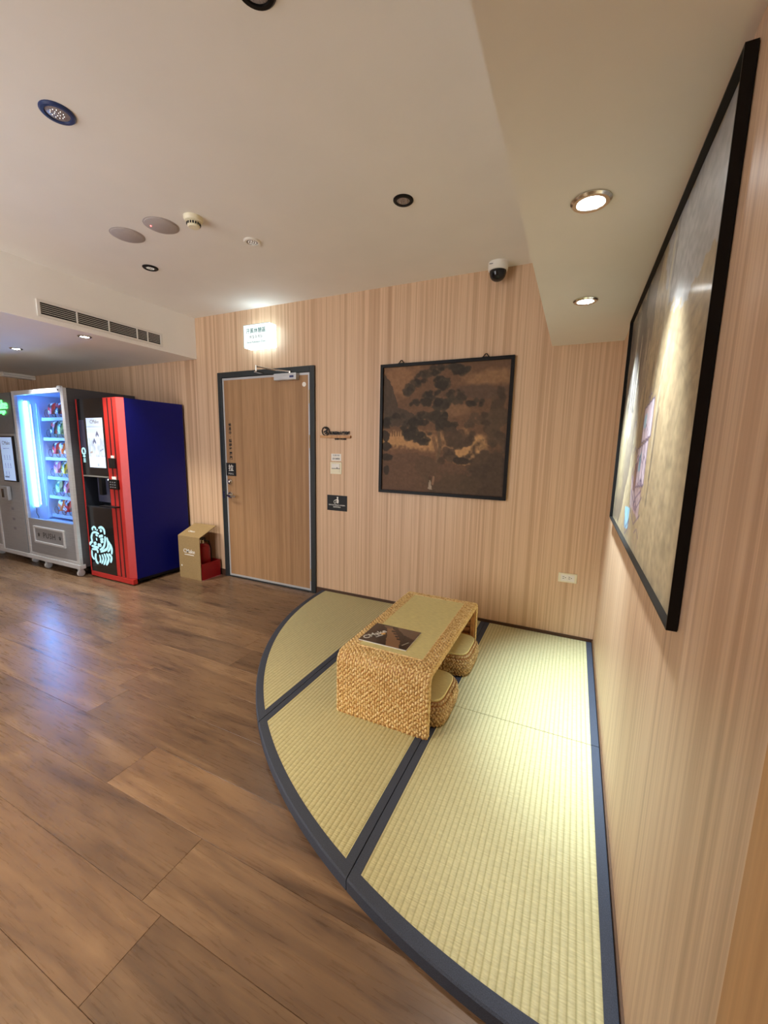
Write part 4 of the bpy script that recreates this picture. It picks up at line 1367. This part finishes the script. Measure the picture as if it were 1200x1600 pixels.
box('top_latch', (GX1 - 0.11, GX1 - 0.05, GF + 0.005, GF + 0.030, GT, GT + 0.018), M_ALU, sm, bevel=0.003)
fl = MB().box(-5.655, -5.632, GF - 0.014, GF + 0.004, 0.288, 0.480).box(-5.082, -5.058, GF - 0.014, GF + 0.004, 0.288, 0.480).box(-5.632, -5.082, GF - 0.014, GF + 0.004, 0.458, 0.480).box(-5.632, -5.082, GF - 0.014, GF + 0.004, 0.288, 0.312)
fl.build('flap_frame', M_ALU, sm, bevel=0.004)
fp = box('flap', (-5.632, -5.082, GF - 0.004, GF + 0.003, 0.312, 0.458), M_STEEL, sm)
text('push_lettering', 'PUSH', 0.088, (-5.357, GF - 0.0046, 0.385), M_INK, fp, sx=1.1, space=1.1)
for x in (-5.565, -5.150):
    pw = MB().lathe([(0.014, 0), (0.014, -0.0008)], (x, GF - 0.004, 0.378), 'y', 14)
    for dx, dz in ((-0.017, 0.014), (-0.006, 0.022), (0.006, 0.022), (0.017, 0.014)):
        pw.lathe([(0.0055, 0), (0.0055, -0.0008)], (x + dx, GF - 0.004, 0.378 + dz), 'y', 8)
    tag(pw.build('paw_mark', M_INK, fp), 'small dark paw print')
box('bottom_rail', (GX0 - 0.02, GX1 + 0.006, GF - 0.010, GF + 0.055, 0.088, 0.134), M_ALU, sm, bevel=0.004)
box('base_pan', (GX0 + 0.004, GX1 - 0.004, GF + 0.056, GB, 0.100, 0.134), M_STEELD, sm)


def caster(x, y, par):
    b = MB().lathe([(0.034, -0.012), (0.036, -0.010), (0.036, 0.010), (0.034, 0.012)], (x, y, 0.036), 'x', 20)
    b.box(x - 0.020, x - 0.015, y - 0.020, y + 0.020, 0.030, 0.086).box(x + 0.015, x + 0.020, y - 0.020, y + 0.020, 0.030, 0.086).box(x - 0.022, x + 0.022, y - 0.024, y + 0.024, 0.078, 0.087)
    return b.build('caster', M_ALU, par)


for x in (GX0 + 0.30, GX1 - 0.05):
    caster(x, GF + 0.03, sm)
    caster(x, GB - 0.08, sm)
tb1 = MB().lathe([(0.011, 0.672), (0.011, 1.845)], (i0 + 0.020, -0.682, 0), n=14).build('light_tube', M_TUBE, sm, smooth=True)
for z in (0.655, 1.845):
    box('tube_holder', (i0 + 0.007, i0 + 0.032, -0.694, -0.670, z, z + 0.017), M_WHITE, sm)
st_ = MB()
for k in range(58):
    z = 0.69 + k * 0.0195
    st_.box(i0 + 0.009, i0 + 0.011, -0.642, -0.633, z, z + 0.011)
st_.build('led_strip', M_TUBEDIM, sm)
box('strip_channel', (i0 + 0.0065, i0 + 0.0085, -0.650, -0.625, 0.67, 1.83), M_ALU, sm)
box('wall_rib', (i0 + 0.0065, i0 + 0.016, -0.585, -0.570, 0.66, 1.83), M_LINING, sm)
MB().tube([(i0 + 0.018, -0.690, 0.652), (i0 + 0.028, -0.700, 0.60), (i0 + 0.022, -0.680, 0.55), (i0 + 0.03, -0.69, 0.512)], 0.003, 6).build('tube_cable', M_BLACKMATT, sm, smooth=True)
SZ = [1.672 - 0.2215 * k for k in range(6)]
SHY = -0.545
for k, z in enumerate(SZ):
    s_ = MB().box(i0 + 0.02, i1 - 0.02, SHY, GB - 0.06, z - 0.006, z).box(i0 + 0.02, i1 - 0.02, SHY - 0.004, SHY, z - 0.030, z + 0.004)
    shf = s_.build('shelf', M_LINING, sm)
    for j in range(7):
        x = i0 + 0.028 + j * 0.148
        if x < i1 - 0.03:
            MB().box(x - 0.0015, x + 0.0015, SHY, GB - 0.07, z, z + 0.045).build('divider', M_LINING, shf)
    for j in range(6):
        x = i0 + 0.102 + j * 0.148
        if x > i1 - 0.06:
            continue
        co = MB()
        for yy in (0.012, 0.130, 0.200, 0.270):
            co.tube([(x + 0.042 * math.cos(2 * PI * q / 16), SHY + yy, z + 0.0505 + 0.042 * math.sin(2 * PI * q / 16)) for q in range(16)], 0.0022, 5, closed=True)
        co.tube([(x, SHY + 0.012, z + 0.0045), (x, SHY + 0.270, z + 0.0045)], 0.0022, 5)
        co.build('spiral_coil', M_BLACK, shf, smooth=True)
for y in (-0.56,):
    box('shelf_upright', (i0 + 0.0065, i0 + 0.019, y - 0.012, y + 0.010, 0.52, 1.80), M_LINING, sm)


# snack bags: pillow shapes on the shelves
def bag_mesh(w_, h, d):
    nx, nz = 9, 11
    vs, fs = [], []
    for s in (-1, 1):
        for j in range(nz):
            for i in range(nx):
                u, v = i / (nx - 1) * 2 - 1, j / (nz - 1) * 2 - 1
                th = d / 2 * max(0, (1 - abs(u) ** 2.5)) ** 0.6 * max(0, (1 - abs(v) ** 4)) ** 0.7
                crimp = 0.002 * math.sin(i * 2.7) * (abs(v) > 0.8)
                vs.append((u * w_ / 2 * (1 - 0.06 * (1 - v * v)), s * th + crimp, (v + 1) * h / 2))
    o = nx * nz
    for j in range(nz - 1):
        for i in range(nx - 1):
            a, b, c, d_ = j * nx + i, j * nx + i + 1, (j + 1) * nx + i + 1, (j + 1) * nx + i
            fs.append((a, b, c, d_))
            fs.append((o + a, o + d_, o + c, o + b))
    me = bpy.data.meshes.new('snack_bag')
    me.from_pydata(vs, [], fs)
    me.polygons.foreach_set('use_smooth', [True] * len(me.polygons))
    return me


def bag_mat(name, a, b, c):
    m, nt, p, N, L = new_mat(name)
    tc = N.new('ShaderNodeTexCoord')
    vo = N.new('ShaderNodeTexVoronoi')
    vo.inputs['Scale'].default_value = 26.0
    L.new(tc.outputs['Object'], vo.inputs['Vector'])
    sp = N.new('ShaderNodeSeparateColor')
    L.new(vo.outputs['Color'], sp.inputs[0])
    r = N.new('ShaderNodeValToRGB')
    r.color_ramp.interpolation = 'CONSTANT'
    e_ = r.color_ramp.elements
    e_[0].position, e_[0].color = 0.0, a
    e_[1].position, e_[1].color = 0.5, b
    q = e_.new(0.78)
    q.color = c
    L.new(sp.outputs[0], r.inputs['Fac'])
    L.new(r.outputs['Color'], p.inputs['Base Color'])
    p.inputs['Roughness'].default_value = 0.25
    return m


Wt = srgb(240, 240, 240)
BAGS = {'red and white': bag_mat('bag_red', srgb(214, 48, 44), Wt, srgb(90, 40, 40)),
        'pink and white': bag_mat('bag_pink', srgb(236, 150, 180), Wt, srgb(150, 60, 80)),
        'yellow and white': bag_mat('bag_yellow', srgb(238, 214, 60), Wt, srgb(96, 110, 60)),
        'black and white': bag_mat('bag_black', srgb(50, 56, 60), Wt, srgb(180, 60, 60)),
        'orange and grey': bag_mat('bag_orange', srgb(226, 120, 50), srgb(120, 130, 140), Wt),
        'pale green': bag_mat('bag_green', srgb(170, 206, 150), srgb(226, 232, 190), srgb(60, 120, 90))}
BROW = [['red and white', 'black and white', 'pink and white', 'red and white'],
        ['black and white', 'pale green', 'yellow and white', 'black and white'],
        ['red and white', 'orange and grey', 'pink and white', 'red and white'],
        ['pink and white', 'yellow and white', 'black and white', 'pale green'],
        ['pale green', 'pink and white', 'yellow and white', 'orange and grey'],
        ['orange and grey', 'red and white', 'black and white', 'orange and grey']]
BM = bag_mesh(0.132, 0.178, 0.065)
rown = ['top shelf', 'second shelf', 'third shelf', 'fourth shelf', 'fifth shelf', 'bottom shelf']
ordn = ['leftmost', 'second from left', 'third from left', 'fourth from left']
for k, z in enumerate(SZ):
    for j in range(4):
        kind = BROW[k][j]
        me = BM.copy()
        me.materials.append(BAGS[kind])
        o = bpy.data.objects.new('snack_bag', me)
        C.objects.link(o)
        o.location = (i0 + 0.102 + j * 0.148, SHY + 0.062, z + 0.0085)
        o.rotation_euler = (random.uniform(-0.16, -0.06), 0, random.uniform(-0.08, 0.08))
        sc_ = 1.05 if k == 1 else 0.95
        o.scale = (1, 1, sc_)
        tag(o, '%s snack bag, %s on the %s of the glass machine' % (kind, ordn[j], rown[k]), 'snack bag', 'snack bags in the glass machine')

# ------------------------------------------------------------------ left steel machine
KX0, KX1 = -6.76, -5.836
lm = thing('steel_machine', ((KX0 + KX1) / 2, -0.43, 0), 'steel machine with a green lit logo at the left edge', 'vending machine')
kb = MB().box(KX0, KX1, GF + 0.02, GB, 0.135, GT - 0.01)
kb.build('cabinet', M_STEELD, lm)
box('upper_panel', (KX0, KX1, GF, GF + 0.019, 1.490, GT - 0.01), plain('panel_grey', srgb(104, 108, 112), 0.4, metal=0.3), lm)
box('front_panel', (-6.360, KX1, GF, GF + 0.019, 0.135, 1.488), M_STEEL, lm)
lo_ = MB().box(KX0, -6.72, GF - 0.006, GF + 0.019, 0.135, 0.93).box(-6.40, -6.362, GF - 0.006, GF + 0.019, 0.135, 0.93).box(-6.72, -6.40, GF - 0.006, GF + 0.019, 0.135, 0.17).box(-6.72, -6.40, GF - 0.006, GF + 0.019, 0.89, 0.93)
lo_.build('hatch_frame', M_ALU, lm, bevel=0.003)
box('hatch', (-6.72, -6.40, GF + 0.004, GF + 0.019, 0.17, 0.89), M_STEEL, lm)
box('copper_window', (KX0 + 0.02, -6.362, GF + 0.004, GF + 0.019, 0.95, 1.488), plain('copper_brown', srgb(150, 104, 76), 0.3, metal=0.4), lm)
gl_ = text('logo_lettering', 'CMake', 0.135, (-6.100, GF - 0.006, 1.800), M_GREEN, lm, bold=0.012, depth=0.010)
text('logo_lettering', 'orange', 0.070, (-6.055, GF - 0.006, 1.730), M_GREEN, lm, bold=0.006, depth=0.010)
bz = box('screen_bezel', (-6.130, -5.850, GF - 0.022, GF - 0.001, 0.955, 1.462), M_BLACK, lm, bevel=0.003)
sv = Canvas(80, 44, (176, 206, 250))
for r_ in range(3):
    for c_ in range(3 if r_ < 2 else 2):
        u0, v0 = 0.25 + 0.22 * c_, 0.42 + 0.19 * r_
        sv.line([(u0, v0), (u0, v0 + 0.05)], 0.018, (84, 104, 140), 0.85, 0.01)
        sv.line([(u0 - 0.06, v0 + 0.085), (u0 + 0.06, v0 + 0.085)], 0.005, (110, 134, 170), 0.8, 0.006)
sv.line([(0.2, 0.26), (0.7, 0.25)], 0.008, (110, 134, 170), 0.8, 0.006)
sv.line([(0.1, 0.92), (0.45, 0.92)], 0.016, (70, 84, 110), 0.8, 0.01)
so_ = sv.mesh('screen', (-6.116, GF - 0.0226, 1.448), (0.252, 0, 0), (0, 0, -0.480), M_SCREEN, lm)
text('screen_lettering', 'CMake', 0.060, (-5.992, GF - 0.0232, 1.385), M_INKGREY, so_)
cr = box('card_reader', (-6.215, -6.050, GF - 0.040, GF - 0.001, 0.735, 0.895), M_STEEL, lm, bevel=0.008)
box('reader_window', (-6.180, -6.130, GF - 0.042, GF - 0.040, 0.765, 0.865), M_BLACKGLOSS, cr)
for k, z in enumerate((0.62, 0.50, 0.39)):
    box('printed_icon', (-6.10, -6.045, GF - 0.0008, GF, z, z + 0.03), M_INKGREY, lm)
box('bottom_rail', (KX0, KX1, GF - 0.010, GF + 0.055, 0.088, 0.134), M_ALU, lm, bevel=0.004)
for x in (KX1 - 0.07, KX0 + 0.08):
    caster(x, GF + 0.09, lm)
    caster(x, GB - 0.08, lm)

# ------------------------------------------------------------------ cardboard sheet box and fire extinguisher
CX0, CX1, CF = -3.972, -3.655, -0.282
cbx = thing('cardboard_box', ((CX0 + CX1) / 2, -0.2, 0), 'brown cardboard box with a raised lid beside the navy machine', 'cardboard box')
MB().box(CX0, CX1, CF, CF + 0.006, 0.001, 0.452).build('front_panel', M_CARD, cbx)
MB().box(CX0, CX0 + 0.006, CF + 0.006, -0.045, 0.001, 0.452).build('side_panel', M_CARD, cbx)
MB().add([(CX0, CF, 0.453), (CX1, CF, 0.453), (CX1 - 0.005, -0.055, 0.548), (CX0 - 0.005, -0.055, 0.548), (CX0, CF, 0.459), (CX1, CF, 0.459), (CX1 - 0.005, -0.055, 0.554), (CX0 - 0.005, -0.055, 0.554)],
         [(0, 3, 2, 1), (4, 5, 6, 7), (0, 1, 5, 4), (1, 2, 6, 5), (2, 3, 7, 6), (3, 0, 4, 7)]).build('lid', M_CARD, cbx)
text('box_lettering', 'CMake', 0.060, (-3.815, CF - 0.0006, 0.300), M_PRINTWHITE, cbx, bold=0.006)
box('underline', (-3.885, -3.745, CF - 0.0008, CF, 0.259, 0.266), M_PRINTWHITE, cbx)
MB().lathe([(0.010, 0), (0.010, -0.0008)], (-3.935, CF, 0.135), 'y', 12).build('printed_dot', M_PRINTWHITE, cbx)
dl = Vector((0, 0.227, 0.095)).normalized()
text('box_lettering', 'CMake', 0.035, (-3.86, -0.20, 0.4945), M_PRINTWHITE, cbx, xdir=(1, 0, 0), ydir=dl, bold=0.006)

eb = thing('extinguisher_tray', (-3.745, -0.13, 0), 'low dark red tray holding the fire extinguisher', 'tray')
t_ = MB().box(-3.86, -3.648, -0.268, -0.260, 0.004, 0.178).box(-3.86, -3.648, -0.038, -0.030, 0.004, 0.178).box(-3.86, -3.852, -0.260, -0.038, 0.004, 0.178).box(-3.656, -3.648, -0.260, -0.038, 0.004, 0.178)
t_.build('walls', M_REDD, eb)
box('base', (-3.86, -3.640, -0.270, -0.030, 0.001, 0.004), plain('tray_pink', srgb(190, 130, 130), 0.5), eb)
fe = thing('fire_extinguisher', (-3.765, -0.15, 0.0045), 'red fire extinguisher standing behind the cardboard front', 'fire extinguisher')
MB().lathe([(0.070, 0.0), (0.074, 0.006), (0.074, 0.300), (0.066, 0.335), (0.040, 0.358), (0.018, 0.366)], (-3.765, -0.15, 0.0045), n=28).build('cylinder', M_REDD, fe, smooth=True)
MB().lathe([(0.017, 0.366), (0.017, 0.400), (0.010, 0.402)], (-3.765, -0.15, 0.0045), n=16).build('valve', M_CHROME, fe, smooth=True)
MB().box(-3.775, -3.755, -0.205, -0.11, 0.410, 0.418).box(-3.775, -3.755, -0.195, -0.12, 0.425, 0.432).build('handle', M_BLACK, fe)
MB().tube([(-3.765, -0.125, 0.395), (-3.745, -0.085, 0.38), (-3.735, -0.072, 0.30), (-3.735, -0.072, 0.18)], 0.007, 8).build('hose', M_BLACKMATT, fe, smooth=True)

# ------------------------------------------------------------------ magazine on the table
mz = TZ + 0.0065
mg = thing('magazine', (-1.064, -1.240, mz), 'magazine with a dark brown photo cover lying on the woven table', 'magazine')
gx0, gx1, gy0, gy1 = -1.202, -0.925, -1.352, -1.124
pgs = MB()
pgs.box(gx0, gx1, gy0, gy1, mz, mz + 0.005)
pgs.build('pages', M_PAPER, mg)
mv = Canvas(64, 84, (58, 44, 36))
mv.put(mv.nz + 0.35, (82, 62, 50), 0.6)
mv.poly([(0.45, 0), (1, 0), (1, 0.45), (0.75, 0.35)], (112, 88, 70), 0.9, 0.05)
mv.poly([(0.30, 0.15), (0.40, 0.08), (0.75, 0.62), (0.85, 1.0), (0.58, 1.0), (0.42, 0.5)], (150, 112, 80), 0.95, 0.04)
mv.poly([(0.18, 0.05), (0.40, 0.02), (0.40, 0.18), (0.28, 0.16)], (120, 96, 76), 0.9, 0.03)
for k in range(4):
    mv.blob(0.48 + 0.075 * k, 0.26 + 0.11 * k, 0.05, 0.035, (36, 28, 26), 0.95, rough=0.3, rot=0.6)
mv.blob(0.33, 0.48, 0.05, 0.06, (246, 190, 96), 0.95, rough=0.4, soft=0.5)
mv.line([(0.86, 0.82), (0.93, 0.64)], 0.012, (200, 190, 170), 0.9)
mc = mv.mesh('cover', (gx0, gy1, mz + 0.0056), (gx1 - gx0, 0, 0), (0, gy0 - gy1, 0), print_mat('glossy_cover', 0.2, 0.5, coat=0.4), mg)
text('cover_title', 'CMake', 0.052, (-1.148, -1.262, mz + 0.0062), M_PRINTWHITE, mc, xdir=(0.55, 1, 0), ydir=(-1, 0.55, 0), bold=0.01)
text('cover_title', 'coffee', 0.020, (-1.118, -1.268, mz + 0.0062), M_PRINTWHITE, mc, xdir=(0.55, 1, 0), ydir=(-1, 0.55, 0))
